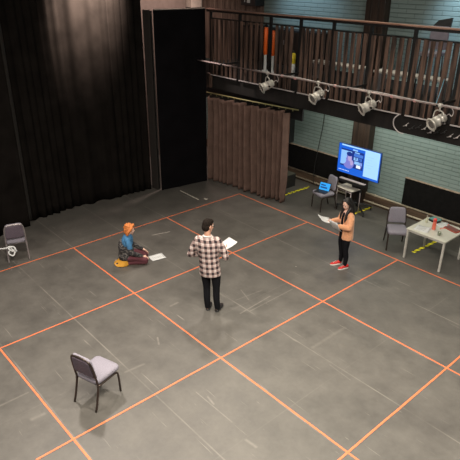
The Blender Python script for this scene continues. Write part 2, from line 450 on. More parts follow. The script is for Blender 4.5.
# turned edge of the main curtain, its caught light painted as paler serge
curtain('stage_curtain', [(-1.83, -5.50), (-1.93, -5.28)], .10, 7.4, .05, .13, mat('serge_lit_edge', (.020, .016, .013), .9, var=.3),
        'narrow turned curtain edge, painted paler as if lit, between the two black stage curtains', seed=9)
curtain('brown_curtain', [(-1.58, .17), (-1.0, .22), (-.2, .30), (.6, .40), (1.10, .47), (1.27, .50)], .02, 2.53, .10, .20, M_drape2,
        'brown gathered curtain hanging under the left end of the balcony', seed=12, wp=.35, pleat=True, flare=.1, step=.010, thick=.004, sag=.05)
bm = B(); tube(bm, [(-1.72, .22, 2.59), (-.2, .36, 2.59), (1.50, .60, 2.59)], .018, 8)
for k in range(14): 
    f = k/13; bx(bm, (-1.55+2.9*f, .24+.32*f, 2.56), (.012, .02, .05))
tag(obj('curtain_track', bm, mat('yellow_highlight_rail', (.30, .27, .12), .6)), 'track painted with a yellow highlight above the brown gathered curtain, under the balcony', 'curtain track')  # yellow light on the curtain top is painted into the track's colour

# ---------------------------------------------------------------- black flats
def flat(x0, y0, x1, y1, h, lab, face=M_flat):
    a = Vector((x0, y0, 0)); b = Vector((x1, y1, 0)); d = b-a; L = d.length; ang = math.atan2(d.y, d.x)
    t = thing('scenery_flat', lab, 'flat', ((x0+x1)/2, (y0+y1)/2, 0), ang)
    bm = B(); bx(bm, (0, -.022, h/2), (L, .012, h-.01)); obj('face_panel', bm, face, t)
    for s in (-1, 1):
        bm = B(); bx(bm, (s*(L/2-.03), 0, h/2), (.06, .03, h)); obj('stile', bm, mat('stile_paint', (.016, .013, .011), .7), t)
    for z in (h-.03, .03, h*.5):
        bm = B(); bx(bm, (0, .002, z), (L-.12, .028, .06)); obj('rail', bm, M_rawwood, t)
    return t
# top pale strip sits on the main flat
f0 = flat(-1.69, -1.52, -1.47, -.02, 4.86, 'tall black scenery flat between the stage curtain and the balcony')
bm = B(); bx(bm, (0, -.012, 4.872), (1.50, .05, .02)); obj('top_capping', bm, mat('capping', (.28, .23, .20), .6), f0)
flat(-2.02, -1.60, -1.78, -1.57, 4.86, 'narrow side of a black flat nearest the tall black flat', mat('flat_side', (.020, .016, .014), .7))
flat(-2.22, -1.40, -1.80, -1.50, 4.84, 'folded rear black flat tucked behind the tall black flat')

# ---------------------------------------------------------------- balcony
YB = .30; X0, X1 = -1.76, 7.6; DECK = 3.42
t = thing('balcony', 'dark timber gallery balcony with slatted railing along the brick wall', 'balcony', (0, 0, 0))
bm = B(); bx(bm, ((X0+X1)/2, (YB+.15+2.05)/2, DECK-.04), (X1-X0, 2.05-YB-.15, .08)); obj('deck', bm, M_darkwood, t)
bm = B(); bx(bm, (-.60, .85, 2.80), (4.1, .05, 1.10)); obj('dark_gap_backing', bm, M_black, t)  # added black sheet standing in for the dark void above the curtain
bm = B(); bx(bm, ((X0+X1)/2, YB+.10, 3.06), (X1-X0, .09, .70)); obj('fascia_beam', bm, M_darkwood, t)
k = X0+.5
while k < X1:
    bm = B(); bx(bm, (k, 1.45, 3.27), (.08, 1.1, .20)); obj('joist', bm, M_darkwood, t); k += 1.0
bm = B(); bx(bm, ((X0+X1)/2, YB, 4.83), (X1-X0, .13, .035), bevel=.01); obj('handrail', bm, M_rail, t)
bm = B(); bx(bm, ((X0+X1)/2, YB, 4.785), (X1-X0, .05, .05)); obj('rail_bar', bm, M_blacksteel, t)
posts = [-1.62, -.44, .69, 1.67, 2.64, 3.63, 4.65, 5.65, 6.62, 7.5]
for px in posts:
    bm = B(); bx(bm, (px, YB+.02, 3.94), (.07, .05, 1.66)); obj('post', bm, M_blacksteel, t)
for a, b in zip(posts, posts[1:]):
    p = thing('x', 'x', 'x')
    bm = B()
    n = 6; sp = (b-a)/ (n+.25)
    for i in range(n):
        w = .088+random.random()*.026
        cx = a+sp*(i+.62)+random.uniform(-.012, .012)
        if abs(cx-.63) < .06 or abs(cx-.86) < .075 or abs(cx-1.58) < .05: continue
        R = Matrix.Rotation(random.uniform(-.012, .012), 3, 'Y')
        bx(bm, (cx, YB-.02, 3.845+random.uniform(-.012, .012)), (w, .022, 1.50), rot=R, bevel=.004)
    o = obj('slat_panel', bm, M_slat, t)
    bm = B(); bx(bm, ((a+b)/2, YB+.01, 4.60), (b-a-.04, .03, .035)); obj('top_strip', bm, M_blacksteel, t)
    bm = B(); bx(bm, ((a+b)/2, YB-.04, 3.105), (b-a-.10, .035, .02)); obj('bottom_strip', bm, M_palecable, t)
    bpy.data.objects.remove(p)
bm = B(); bx(bm, (-1.67, .30, 2.93), (.16, .08, .40), bevel=.01); obj('end_bracket', bm, M_slat, t)

# things on the balcony
t = thing('gallery_dark_backing', 'long dark cupboard-shaped backing added behind the left half of the balcony slats', 'cabinet', (-.25, 1.80, DECK))  # made-up cupboard, added as dark backing so the slat gaps read dark
bm = B(); bx(bm, (0, 0, .46), (3.1, .42, .92), bevel=.01); obj('carcass', bm, M_darkwood, t)
for k in range(5):
    bm = B(); bx(bm, (-1.23+k*.615, -.22, .46), (.60, .02, .86), bevel=.004); d_ = obj('door', bm, M_pillar, t)
    bm = B(); bx(bm, (-1.00+k*.615, -.24, .60), (.015, .02, .12)); obj('door_handle', bm, M_steel, d_)
def pale_bench(x0, x1, lab):
    t = thing('low_bench', lab, 'bench', ((x0+x1)/2, .74, DECK), 0, 'pale benches on the balcony')
    L = x1-x0
    bm = B(); bx(bm, (0, 0, .40), (L, .34, .05), bevel=.01); obj('seat', bm, mat('bench_paint', (.45, .42, .40), .6), t)
    for s in (-1, 1):
        bm = B(); bx(bm, (s*(L/2-.12), 0, .19), (.05, .30, .37)); obj('leg', bm, M_steel, t)
for a, b, lab in [(1.8, 3.3, 'pale low bench behind the slats in the middle of the balcony'), (3.6, 5.3, 'pale low bench behind the slats at the right end of the balcony')]:
    pale_bench(a, b, lab)
for i, (x, y, h, lab) in enumerate([(.38, .47, .80, 'left and brighter of two orange tubes standing behind the balcony slats'), (.64, .47, .74, 'right one of two orange tubes standing behind the balcony slats')]):
    t = thing('orange_tube', lab, 'tube', (x, y, DECK))
    bm = B(); lathe(bm, (0, 0, 0), (0, 0, 1), [(0, .085), (.03, .085), (.04, .04), (.40, .04), (.42, .05)], 16); obj('pale_foot', bm, M_paper, t)
    bm = B(); lathe(bm, (0, 0, .42), (0, 0, 1), [(0, .055), (h-.16, .055), (h-.14, .04)], 16); obj('tube_body', bm, M_orangeplastic, t)
    bm = B(); lathe(bm, (0, 0, h+.28), (0, 0, 1), [(0, .045), (.05, .045), (.06, .02)], 14); obj('cap', bm, M_black, t)
t = thing('yellow_canister', 'small yellow canister standing behind the balcony slats', 'canister', (1.24, .56, DECK))
bm = B(); lathe(bm, (0, 0, 0), (0, 0, 1), [(0, .075), (.28, .078), (.29, .07)], 20); obj('pale_base', bm, M_paper, t)
bm = B(); lathe(bm, (0, 0, .29), (0, 0, 1), [(0, .078), (.21, .08), (.24, .06), (.25, .03)], 20); obj('canister_body', bm, M_yellow, t)
bm = B(); lathe(bm, (0, 0, .54), (0, 0, 1), [(0, .035), (.05, .035), (.055, .02)], 14); obj('cap', bm, M_black, t)
# high-backed stool whose back rises above the handrail
t = thing('high_stool', 'dark high-backed padded stool on the balcony, its back above the handrail', 'stool', (4.60, 1.15, DECK), .1)
bm = B(); bx(bm, (0, 0, .82), (.40, .40, .08), bevel=.02); obj('seat', bm, M_fabric, t)
bm = B(); R = Matrix.Rotation(-.10, 3, 'X')
bx(bm, (0, .21, 1.12), (.40, .05, .46), rot=None, bevel=.02); obj('backrest', bm, mat('dull_lilac', (.16, .14, .17), .9), t)
bm = B()
v = [bm.verts.new(p) for p in [(-.18, .20, 1.33), (.20, .20, 1.33), (.22, .20, 1.52), (-.06, .20, 1.46), (-.18, .25, 1.33), (.20, .25, 1.33), (.22, .25, 1.52), (-.06, .25, 1.46)]]
for f in ((0, 1, 2, 3), (7, 6, 5, 4), (0, 4, 5, 1), (1, 5, 6, 2), (2, 6, 7, 3), (3, 7, 4, 0)): bm.faces.new([v[i] for i in f])
obj('top_pad', bm, M_black, t)
for sx in (-1, 1):
    for sy in (-1, 1):
        bm = B(); tube(bm, [(sx*.20, sy*.20, 0), (sx*.16, sy*.16, .79)], .014, 8); obj('leg', bm, M_bronze, t)
# pale block standing on the balcony end behind the flat
t = thing('pale_box', 'pale box fixed to the back wall above the black flat, left of the balcony', 'box', (-4.34, 1.86, 4.70))
bm = B(); bx(bm, (0, 0, .45), (.28, .42, .90), bevel=.01); obj('housing', bm, mat('pale_box_paint', (.40, .34, .29), .6), t)
bm = B(); bx(bm, (-.13, 0, -.06), (.04, .10, .14)); obj('bracket', bm, M_blacksteel, t)

# ---------------------------------------------------------------- lighting bar
YP, ZP = -.35, 3.575
t = thing('lighting_bar', 'long grey lighting bar across the front of the balcony', 'bar', (0, 0, 0))
bm = B(); tube(bm, [(-1.39, YP, ZP), (7.6, YP, ZP)], .018, 12); obj('pipe', bm, mat('bar_paint', (.36, .28, .27), .4, .5), t)
for px in (-.44, 1.67, 3.63, 5.65):
    bm = B(); bx(bm, (px+.05, (YP+YB)/2, ZP), (.03, YB-YP+.02, .04)); lathe(bm, (px+.03, YP, ZP), (1, 0, 0), [(0, .036), (.05, .036)], 12); obj('bracket', bm, M_blacksteel, t)
bm = B()
tube(bm, smoothpts([(.9, YP-.028, ZP+.03), (1.6, YP-.035, ZP+.01), (2.3, YP-.03, ZP+.035), (3.2, YP-.035, ZP+.012), (4.3, YP-.03, ZP+.04), (5.4, YP-.035, ZP+.02), (6.5, YP-.03, ZP+.035)]), .009, 6)
obj('cable', bm, M_palecable, t)
for q in (1.75, 2.15, 3.3, 4.7, 5.2):
    bm = B(); lathe(bm, (q, YP, ZP), (1, 0, 0), [(0, .03), (.05, .03)], 10); obj('tape_wrap', bm, mat('pinkish_tape', (.55, .28, .27), .6), t)

def lantern(label):
    t = thing('stage_lantern', label, 'stage light', (0, 0, 0), 0, None)
    # aim: body axis from rear to front
    ax = Vector((-.36, -.78, -.36)).normalized()
    c = Vector((0, 0, -.285))
    bm = B(); lathe(bm, c-ax*.17, ax, [(0, .045), (.015, .075), (.05, .088), (.09, .088), (.092, .098), (.10, .098), (.102, .090), (.17, .092), (.172, .104), (.185, .104), (.187, .096), (.30, .100), (.30, .118), (.335, .120), (.335, .104), (.325, .10)], 24)
    side = ax.cross(Vector((0, 0, 1))).normalized()
    obj('housing', bm, M_silver, t)
    bm = B(); lathe(bm, c-ax*.17+ax*.31, ax, [(0, .103), (.012, .100), (.018, .05)], 24); obj('lens', bm, M_lens, t)
    for k in range(4):
        bm = B(); a = 2*PI*k/4+.4; u = side*math.cos(a) + ax.cross(side)*math.sin(a)
        bx(bm, c+ax*.155+u*.119, (.028, .028, .028)); obj('colour_frame_clip', bm, M_silver, t)
    # yoke
    bm = B(); pts = [c+side*.125, c+side*.13+Vector((0, 0, .09)), c+side*.10+Vector((0, 0, .17)), c+Vector((0, 0, .195)), c-side*.10+Vector((0, 0, .17)), c-side*.13+Vector((0, 0, .09)), c-side*.125]
    tube(bm, smoothpts(pts, 4), .0125, 8); obj('yoke', bm, M_silver, t)
    for s in (1, -1):
        bm = B(); cyl(bm, c+side*s*.10, c+side*s*.15, .022, n=12); obj('knob', bm, M_blacksteel, t)
    bm = B(); cyl(bm, (0, 0, -.11), (0, 0, -.02), .014, n=10); lathe(bm, (-.03, 0, 0), (1, 0, 0), [(0, .04), (.06, .04)], 14); obj('hook_clamp', bm, M_silver, t)
    bm = B(); r0 = c-ax*.17
    tube(bm, smoothpts([r0, r0-ax*.05+Vector((.03, 0, .03)), r0+Vector((.11, .02, .02)), r0+Vector((.13, .02, .11)), r0+Vector((.06, -.02, .20)), Vector((.03, -.03, .01))], 4), .008, 6); obj('power_cable', bm, M_palecable, t)
    return t
Ls = ['silver stage lantern hanging from the bar, nearest the black flat', 'silver stage lantern hanging from the bar, second from the left, above the brown curtain edge',
      'silver stage lantern hanging from the bar above the television', 'silver stage lantern hanging from the bar at the right edge, beside tangled cables']
l0 = lantern(Ls[0]); l0['group'] = 'stage lanterns on the bar'
for i, (x, dz) in enumerate([(1.30, .02), (2.865, .28), (4.20, -.05), (5.75, .10)]):
    if i == 0: l0.location = (x, YP, ZP); l0.rotation_euler = (0, 0, dz)
    else: dup(l0, (x, YP, ZP), dz, Ls[i])
# dangling cables under the balcony's front at the right
bm = B()
tube(bm, smoothpts([(4.62, .16, 3.12), (4.54, .14, 3.02), (4.56, .13, 2.88), (4.68, .13, 2.78), (4.80, .14, 2.76)]), .012, 6)
tag(obj('hanging_cable', bm, M_palecable), 'pale looped cable hanging off the balcony fascia, left of the rightmost lantern', 'cable')
t = thing('connector_cluster', 'cluster of dangling dark plugs and cables under the balcony at right', 'plugs', (5.3, .26, 2.93))
for k in range(9):
    bm = B(); x = -.55+k*.14; z = -.03*math.sin(k*1.9)
    tube(bm, smoothpts([(x-.05, 0, z-.05), (x, -.03, z-.03), (x+.07, 0, z+.04)], 3), .006, 6)
    bx(bm, (x+.03, -.02, z-.02), (.03, .02, .022), rot=.4); obj('plug', bm, [M_palecable, M_black, M_black, M_palecable][k % 4], t)
bm = B(); tube(bm, smoothpts([(5.66, YP, ZP+.03), (5.60, YP+.2, ZP+.22), (5.42, YB-.04, ZP+.36)], 4), .006, 6)
tag(obj('safety_cable', bm, mat('blue_cable', (.10, .30, .42), .5)), 'thin blue cable tied from the lighting bar up to the slats at right', 'cable')
bm = B(); tube(bm, smoothpts([(1.02, WY-.05, 2.85), (1.02, WY-.05, 1.9), (.98, WY-.13, 1.2), (.95, WY-.2, .55), (1.0, WY-.25, .06)], 5), .010, 6)
tag(obj('wall_cable', bm, M_cable), 'thin black cable hanging down the brick wall left of the television', 'cable')

# ---------------------------------------------------------------- tape on the floor
def tape(p, q, w, m, lab, grp, z=.0015, name='floor_tape', cat='tape'):
    p = Vector((p[0], p[1], 0)); q = Vector((q[0], q[1], 0)); d = (q-p); L = d.length; ang = math.atan2(d.y, d.x)
    bm = B(); n = max(2, int(L/.25))
    top = []
    for i in range(n+1):
        x = -L/2+L*i/n; j = .004*mnoise.noise(Vector((x*2, p.x+p.y, 0)))
        top.append((bm.verts.new((x, -w/2+j, 0)), bm.verts.new((x, w/2+j, 0))))
    for a, b in zip(top, top[1:]): bm.faces.new((a[0], b[0], b[1], a[1]))
    o = obj(name, bm, m); o.location = ((p.x+q.x)/2, (p.y+q.y)/2, z); o.rotation_euler = (0, 0, ang)
    sm = o.modifiers.new('t', 'SOLIDIFY'); sm.thickness = .001; sm.offset = 1
    tag(o, lab, cat, grp); return o
G = 'orange floor tape lines'
gx = [0, 2.57, 5.195, 7.77]; gy = [0, -2.55, -5.16, -7.775]
tape((0, .0), (9.5, .03), .029, M_orange, 'orange tape line on the floor nearest the brick wall and table', G)
tape((0, -2.55), (9.6, -2.55), .029, M_orange, 'orange tape line on the floor running just right of the man in plaid', G, .0016)
tape((0, -5.16), (9.6, -5.13), .029, M_orange, 'orange tape line on the floor running between the kneeling person and the nearest chair', G, .0017)
tape((2.55, -7.80), (6.6, -7.76), .029, M_orange, 'orange tape line on the floor at the lower left corner, left of the nearest chair', G, .0018)
tape((0, -8.6), (0, .02), .029, M_orange, 'orange tape line on the floor nearest the black stage curtain', G, .003)
tape((2.57, -7.9), (2.56, .02), .029, M_orange, 'orange tape line on the floor passing just in front of the kneeling person', G, .0031)
tape((5.18, -8.3), (5.20, .02), .029, M_orange, 'orange tape line on the floor passing between the nearest chair and the man', G, .0032)
tape((7.77, -5.45), (7.77, .0), .029, M_orange, 'orange tape line on the floor at the lower right of the picture', G, .0033)
H = 'yellow and black hazard tape strips'
tape((.88, .62), (.93, 1.95), .075, M_haz, 'yellow and black hazard tape strip beside the brown curtain and floor box', H)
tape((3.00, 1.35), (3.04, 2.08), .075, M_haz, 'yellow and black hazard tape strip beneath the television trolley', H)
tape((5.22, .60), (5.28, 1.62), .075, M_haz, 'yellow and black hazard tape strip under the white table', H)
tape((-1.30, -1.145), (-.42, -1.165), .035, M_whitetape, 'white tape strip on the floor in front of the tall black flat', None)
tape((-.385, -.99), (-.27, -.97), .07, M_whitetape, 'small white tape scrap on the floor beside the long white strip', None)
tape((.62, -3.42), (.74, -2.98), .02, mat('faint_tape', (.33, .30, .27), .7), 'faint pale tape mark on the floor behind the kneeling person', None)

# ---------------------------------------------------------------- chairs
def rounded_panel(bm, w0, w1, h, th, r, mtx, n=6):
    """tapered rounded panel in local (y, z) plane, thickness along x"""
    pts = []
    def corner(cy, cz, a0):
        for k in range(n+1):
            a = a0+PI/2*k/n; pts.append((cy+r*math.cos(a), cz+r*math.sin(a)))
    corner(w1/2-r, h-r, 0); corner(-w1/2+r, h-r, PI/2)
    r2 = r*.5
    for k in range(n+1):
        a = PI+PI/2*k/n; pts.append((-w0/2+r2+r2*math.cos(a), r2+r2*math.sin(a)))
    for k in range(n+1):
        a = 1.5*PI+PI/2*k/n; pts.append((w0/2-r2+r2*math.cos(a), r2+r2*math.sin(a)))
    cyy = 0; czz = h/2
    layers = [(-.5, .90), (-.38, 1.0), (.30, 1.0), (.46, .93), (.55, .75)]
    rings = []
    for (fx, sc) in layers:
        rings.append([bm.verts.new(mtx @ Vector((fx*th, cyy+(y-cyy)*sc if sc >= .9 else (y)*sc, czz+(z-czz)*(1-(1-sc)*1.0)))) for y, z in pts])
    loft(bm, rings)
def seat_pad(bm, x0, x1, w0, w1, z, th, r=.05, n=5):
    pts = []
    def arc(cx, cy, a0):
        for k in range(n+1):
            a = a0+PI/2*k/n; pts.append((cx+r*math.cos(a), cy+r*math.sin(a)))
    arc(x1-r, w1/2-r, 0); arc(x0+r, w0/2-r, PI/2); arc(x0+r, -w0/2+r, PI); arc(x1-r, -w1/2+r, 1.5*PI)
    cx = (x0+x1)/2
    rings = []
    for fz, sc in ((0, .93), (.18, 1), (.62, 1), (.86, .95), (1.0, .82), (1.06, .4)):
        rings.append([bm.verts.new((cx+(px-cx)*sc, py*sc, z+th*fz)) for px, py in pts])
    loft(bm, rings)
def make_chair(label, metal):
    t = thing('conference_chair', label, 'chair')
    bm = B(); seat_pad(bm, -.19, .285, .42, .46, .41, .085, r=.07); obj('seat', bm, M_fabric, t)
    tilt = Matrix.Translation((-.170, 0, .53)) @ Matrix.Rotation(-.17, 4, 'Y')
    bm = B(); rounded_panel(bm, .40, .36, .365, .05, .07, tilt); bk = obj('backrest', bm, M_fabric, t)
    bm = B(); t2 = tilt @ Matrix.Translation((-.034, 0, .03)); rounded_panel(bm, .37, .33, .30, .012, .06, t2); obj('back_panel', bm, M_meshback, bk)['label'] = 'dark rear panel of the backrest'
    # tube frame around the back, running down to the rear legs
    def T(y, z, x=-.022): return tilt @ Vector((x, y, z))
    pts = [T(-.205, -.13), T(-.205, .02), T(-.198, .20), T(-.180, .30), T(-.13, .345), T(0, .355), T(.13, .345), T(.180, .30), T(.198, .20), T(.205, .02), T(.205, -.13)]
    bm = B(); tube(bm, smoothpts(pts, 3), .016, 8); obj('back_frame', bm, metal, t)
    for s in (-1, 1):
        bm = B(); top = T(s*.205, -.13)
        tube(bm, smoothpts([top, (-.195, s*.208, .28), (-.235, s*.21, .12), (-.275, s*.212, .0)], 3), .0165, 8); obj('leg', bm, metal, t)
        bm = B(); tube(bm, smoothpts([(-.19, s*.205, .395), (.05, s*.21, .392), (.20, s*.213, .38), (.235, s*.214, .30), (.245, s*.216, .12), (.25, s*.218, 0)], 3), .0165, 8); obj('leg', bm, metal, t)
    bm = B()
    tube(bm, [(.17, -.21, .392), (.17, .21, .392)], .010, 8); tube(bm, [(-.15, -.205, .392), (-.15, .205, .392)], .010, 8); bx(bm, (.02, 0, .400), (.34, .38, .012)); obj('seat_frame', bm, metal, t)
    for s in (-1, 1):
        for x in (-.275, .25):
            pass
    return t
GC = 'lilac-grey conference chairs'
c0 = make_chair('lilac-grey chair with bronze legs standing alone in the foreground, seen from behind', M_bronze); c0['group'] = GC
c0.location = (4.65, -7.10, 0); c0.rotation_euler = (0, 0, math.radians(108))
dup(c0, (4.76, .55, 0), math.radians(-49), 'lilac-grey chair with dark legs beside the white table')
ctv = dup(c0, (2.23, 1.05, 0), math.radians(-108), 'lilac-grey chair left of the television with a small laptop on its seat')
c3 = make_chair('lilac-grey chair with pale tube frame by the black curtain at the left edge', M_palechair); c3['group'] = GC
c3.location = (-.42, -6.27, 0); c3.rotation_euler = (0, 0, math.radians(163))
# white cable beside the left chair
t = thing('white_cable_bundle', 'bundle of white cable hanging beside the left-edge chair', 'cable', (-.20, -6.52, 0))
bm = B()
tube(bm, smoothpts([(-.25, -.5, .40), (-.05, -.25, .42), (.02, -.08, .40), (.06, .02, .43), (.04, .10, .36), (.10, .12, .30), (.12, .03, .34), (.06, -.02, .40), (.10, .08, .42), (.16, .10, .34)], 5), .016, 8)
tube(bm, smoothpts([(.06, .03, .39), (.12, .08, .31), (.16, .02, .25), (.10, -.04, .30), (.05, .02, .38)], 5), .016, 8)
obj('cable', bm, M_paper, t)

# laptop/tablet on the TV chair
t = thing('small_laptop', 'small laptop with a bright blue screen propped on the chair seat', 'laptop', (2.20, .98, .50), math.radians(-80))
R = Matrix.Rotation(-.42, 3, 'Y')
bm = B(); bx(bm, R @ Vector((-.03, 0, .115))+Vector((-.03, 0, 0)), (.016, .33, .23), rot=R, bevel=.004); obj('screen_case', bm, M_black, t)
bm = B(); p0 = R @ Vector((-.0205, 0, .115))+Vector((-.03, 0, 0)); bx(bm, p0, (.002, .30, .195), rot=R)
for (y, z, w, h) in ((-.05, .15, .14, .035), (-.02, .085, .20, .04)):
    bx(bm, R @ Vector((-.0185, y, z))+Vector((-.03, 0, 0)), (.002, w, h), rot=R, mi=1)
obj('screen', bm, [mat('blue_screen', (.02, .1, .2), .3, emit=(.02, .30, .75), estr=1.1), mat('dark_blue_screen', (.01, .02, .06), .3, emit=(.005, .05, .22), estr=1.0)], t)
bm = B(); bx(bm, (.07, 0, .006), (.20, .33, .012), bevel=.004); obj('keyboard_base', bm, M_black, t)

# ---------------------------------------------------------------- television on a trolley
TX, TY = 2.86, 1.55
t = thing('television', 'large flat television showing a blue video call, on a wheeled stand', 'television', (TX, TY-.06, .96), 0)
W, Hh = 1.31, .79
bm = B(); bx(bm, (0, .03, Hh/2), (W, .05, Hh), bevel=.006); obj('casing', bm, mat('tv_casing', (.01, .03, .12), .35), t)
def em(name, c, s): return mat(name, tuple(x*.2 for x in c), .4, emit=c, estr=s, var=.02)
E_bg = em('screen_blue', (.010, .115, .66), 1.0); E_win = em('screen_pale', (.26, .50, .88), 1.0); E_side = em('screen_side', (.38, .66, .95), 1.0)
E_dark = em('screen_navy', (.008, .03, .22), 1.0); E_face = em('screen_skin', (.42, .34, .62), 1.0); E_purp = em('screen_violet', (.20, .20, .60), 1.0); E_white = em('screen_white', (.8, .88, 1.0), 1.0)
E_mid = em('screen_mid', (.06, .18, .62), 1.0)
bm = B()
def q(x0, z0, x1, z1, mi, lay):
    y = .004-.0012*lay
    v = [bm.verts.new(p) for p in ((x0, y, z0), (x1, y, z0), (x1, y, z1), (x0, y, z1))]; f = bm.faces.new(v); f.material_index = mi
def disc(cx, cz, rx, rz, mi, lay):
    y = .004-.0012*lay
    v = [bm.verts.new((cx+rx*math.cos(a*PI/9), y, cz+rz*math.sin(a*PI/9))) for a in range(18)]; f = bm.faces.new(v); f.material_index = mi
q(-W/2+.012, .012, W/2-.012, Hh-.012, 0, 0)
q(-W/2+.10, Hh-.055, W/2-.04, Hh-.018, 2, 1)                 # pale bar across the top
q(.18, .07, W/2-.035, Hh-.045, 2, 2)                         # side panel
for k in range(5): q(.22, .60-.07*k, .22+.24-.05*(k % 3), .605-.07*k, 1, 3)
q(-.56, .20, .15, .66, 3, 1)                                 # video window
q(-.56, .24, -.22, .62, 1, 2)                                # pale wall behind the sitter
disc(-.30, .30, .17, .15, 5, 3); disc(-.29, .47, .085, .12, 5, 4)
disc(-.27, .44, .06, .085, 4, 5); disc(-.29, .55, .09, .06, 3, 6); disc(-.46, .36, .08, .10, 1, 4)
disc(-.20, .33, .05, .07, 4, 6)
for (a, b, c, d, mi) in ((-.15, .52, .13, .60, 7), (-.15, .42, -.02, .50, 1), (0, .42, .10, .50, 7), (-.12, .32, .12, .40, 1), (-.05, .23, .08, .31, 6), (-.13, .61, .02, .64, 1), (.02, .34, .06, .48, 3), (-.10, .44, -.06, .58, 3), (.07, .26, .11, .40, 5)):
    q(a, b, c, d, mi, 4)
q(-.20, .66, -.05, .70, 1, 2)
for k in range(7): q(-.60+.05*k, .075, -.60+.05*k+.035, .09, 6, 1)
obj('screen', bm, [E_bg, E_win, E_side, E_dark, E_face, E_purp, E_white, E_mid], t)
t = thing('tv_trolley', 'black wheeled stand carrying the television', 'stand', (TX, TY+.10, 0))
bm = B(); bx(bm, (0, .03, .78), (.09, .06, 1.40), bevel=.01); obj('column', bm, M_blacksteel, t)
bm = B(); bx(bm, (0, .0, 1.36), (.5, .035, .40)); obj('mount_plate', bm, M_black, t)
for a in (-.60, -2.54, .75, 2.39):
    d = Vector((math.cos(a), math.sin(a), 0)); L = .52 if a < 0 else .38
    bm = B(); tube(bm, smoothpts([(0, .03, .17), d*L*.35+Vector((0, .0, .16)), d*L*.75+Vector((0, 0, .12)), d*L+Vector((0, 0, .10))], 3), .026, 8)
    lg = obj('base_leg', bm, M_black, t)
    bm = B(); p = d*L; lathe(bm, (p.x-.015, p.y, .04), (1, .3, 0), [(0, .03), (.004, .04), (.028, .04), (.032, .03)], 16); cyl(bm, (p.x, p.y, .06), (p.x, p.y, .11), .012); obj('caster', bm, M_black, lg)
t = thing('sound_bar', 'slim sound bar with camera mounted below the television screen', 'sound bar', (TX, TY-.22, .80))
bm = B(); bx(bm, (0, 0, .05), (.80, .13, .07), bevel=.012); obj('bar_body', bm, M_black, t)
bm = B(); bx(bm, (0, -.005, .09), (.78, .10, .012)); obj('top_trim', bm, mat('warm_trim', (.36, .30, .26), .5), t)
bm = B(); bx(bm, (.05, .11, .03), (.34, .14, .03)); bx(bm, (.05, .16, -.10), (.30, .03, .26)); obj('bracket', bm, M_black, t)
# small grey side table in front of the trolley
t = thing('side_table', 'small grey side table with thin metal legs under the television', 'table', (2.74, 1.38, 0), math.radians(-8))
bm = B(); bx(bm, (0, 0, .655), (.56, .40, .022), bevel=.006); obj('table_top', bm, mat('grey_laminate', (.46, .42, .37), .5), t)
for sx in (-1, 1):
    for sy in (-1, 1):
        bm = B(); tube(bm, [(sx*.25, sy*.17, 0), (sx*.25, sy*.17, .645)], .013, 8); obj('leg', bm, M_steel, t)
for q_ in (-.17, .17):
    bm = B(); tube(bm, [(-.25, q_, .60), (.25, q_, .60)], .008, 6); obj('rail', bm, M_steel, t)

# ---------------------------------------------------------------- white table and what is on it
t = thing('white_table', 'white-topped table with pale legs at the right edge by the wall', 'table', (5.64, .66, 0))
TT = .72
bm = B(); bx(bm, (0, 0, TT-.0125), (.92, .92, .025), bevel=.004); obj('table_top', bm, M_table, t)
for sx in (-1, 1):
    for sy in (-1, 1):
        bm = B(); bx(bm, (sx*.425, sy*.425, (TT-.025)/2), (.045, .045, TT-.025), bevel=.004); obj('leg', bm, M_tableleg, t)
bm = B()
for s in (-1, 1): bx(bm, (s*.425, 0, TT-.045), (.025, .80, .04)); bx(bm, (0, s*.425, TT-.045), (.80, .025, .04))
obj('apron', bm, M_tableleg, t)
def sheet(name, loc, rz, w, h, lab, m=M_paper, grp=None, curl=.01, lines=True, nsh=1):
    t = thing(name, lab, 'paper', loc, rz, grp)
    for s in range(nsh):
        bm = B(); n = 6; g_ = [[bm.verts.new((-w/2+w*i/n, -h/2+h*j/n, .001+s*.0015+curl*(abs(i/n-.5)*2)**2)) for i in range(n+1)] for j in range(n+1)]
        for j in range(n):
            for i in range(n): bm.faces.new((g_[j][i], g_[j][i+1], g_[j+1][i+1], g_[j+1][i]))
        o = obj('sheet', bm, m, t, True)
        if s: o.rotation_euler = (0, 0, .12*s)
        sm = o.modifiers.new('t', 'SOLIDIFY'); sm.thickness = .0008; sm.offset = 1
        if lines and s == nsh-1:
            bm = B()
            for k in range(7): bx(bm, (-.02, h*.38-k*h*.115, .0035+s*.0015), (w*.6, .006, .0006))
            o2 = obj('text_lines', bm, M_ink, o)
    return t
sheet('paper_sheet', (5.43, .44, TT), .12, .30, .30, 'white paper sheets lying at the near left of the white table', nsh=2, curl=.003)
sheet('paper_sheet', (5.62, .98, TT), -.5, .22, .30, 'white paper sheet lying between the red bottle and the red-brown folder', curl=.003)
t = thing('drink_bottle', 'red drink bottle standing on the white table', 'bottle', (5.60, .60, TT))
bm = B(); lathe(bm, (0, 0, 0), (0, 0, 1), [(0, .036), (.01, .040), (.13, .040), (.15, .034), (.17, .036), (.20, .034)], 20); obj('bottle_body', bm, mat('salmon_plastic', (.78, .16, .10), .35), t)
bm = B(); lathe(bm, (0, 0, .20), (0, 0, 1), [(0, .04), (.04, .04), (.05, .03), (.065, .018)], 20); obj('cap', bm, M_redplastic, t)
t = thing('small_bottle', 'small pale bottle at the far left corner of the white table', 'bottle', (5.30, .82, TT))
bm = B(); lathe(bm, (0, 0, 0), (0, 0, 1), [(0, .028), (.09, .030), (.11, .014), (.13, .013)], 18); obj('bottle_body', bm, M_clear, t)
bm = B(); lathe(bm, (0, 0, .13), (0, 0, 1), [(0, .015), (.03, .015), (.034, .008)], 14); obj('cap', bm, mat('grey_cap', (.35, .32, .28), .5), t)
t = thing('cup', 'small greenish cup on the near edge of the white table', 'cup', (5.83, .42, TT))
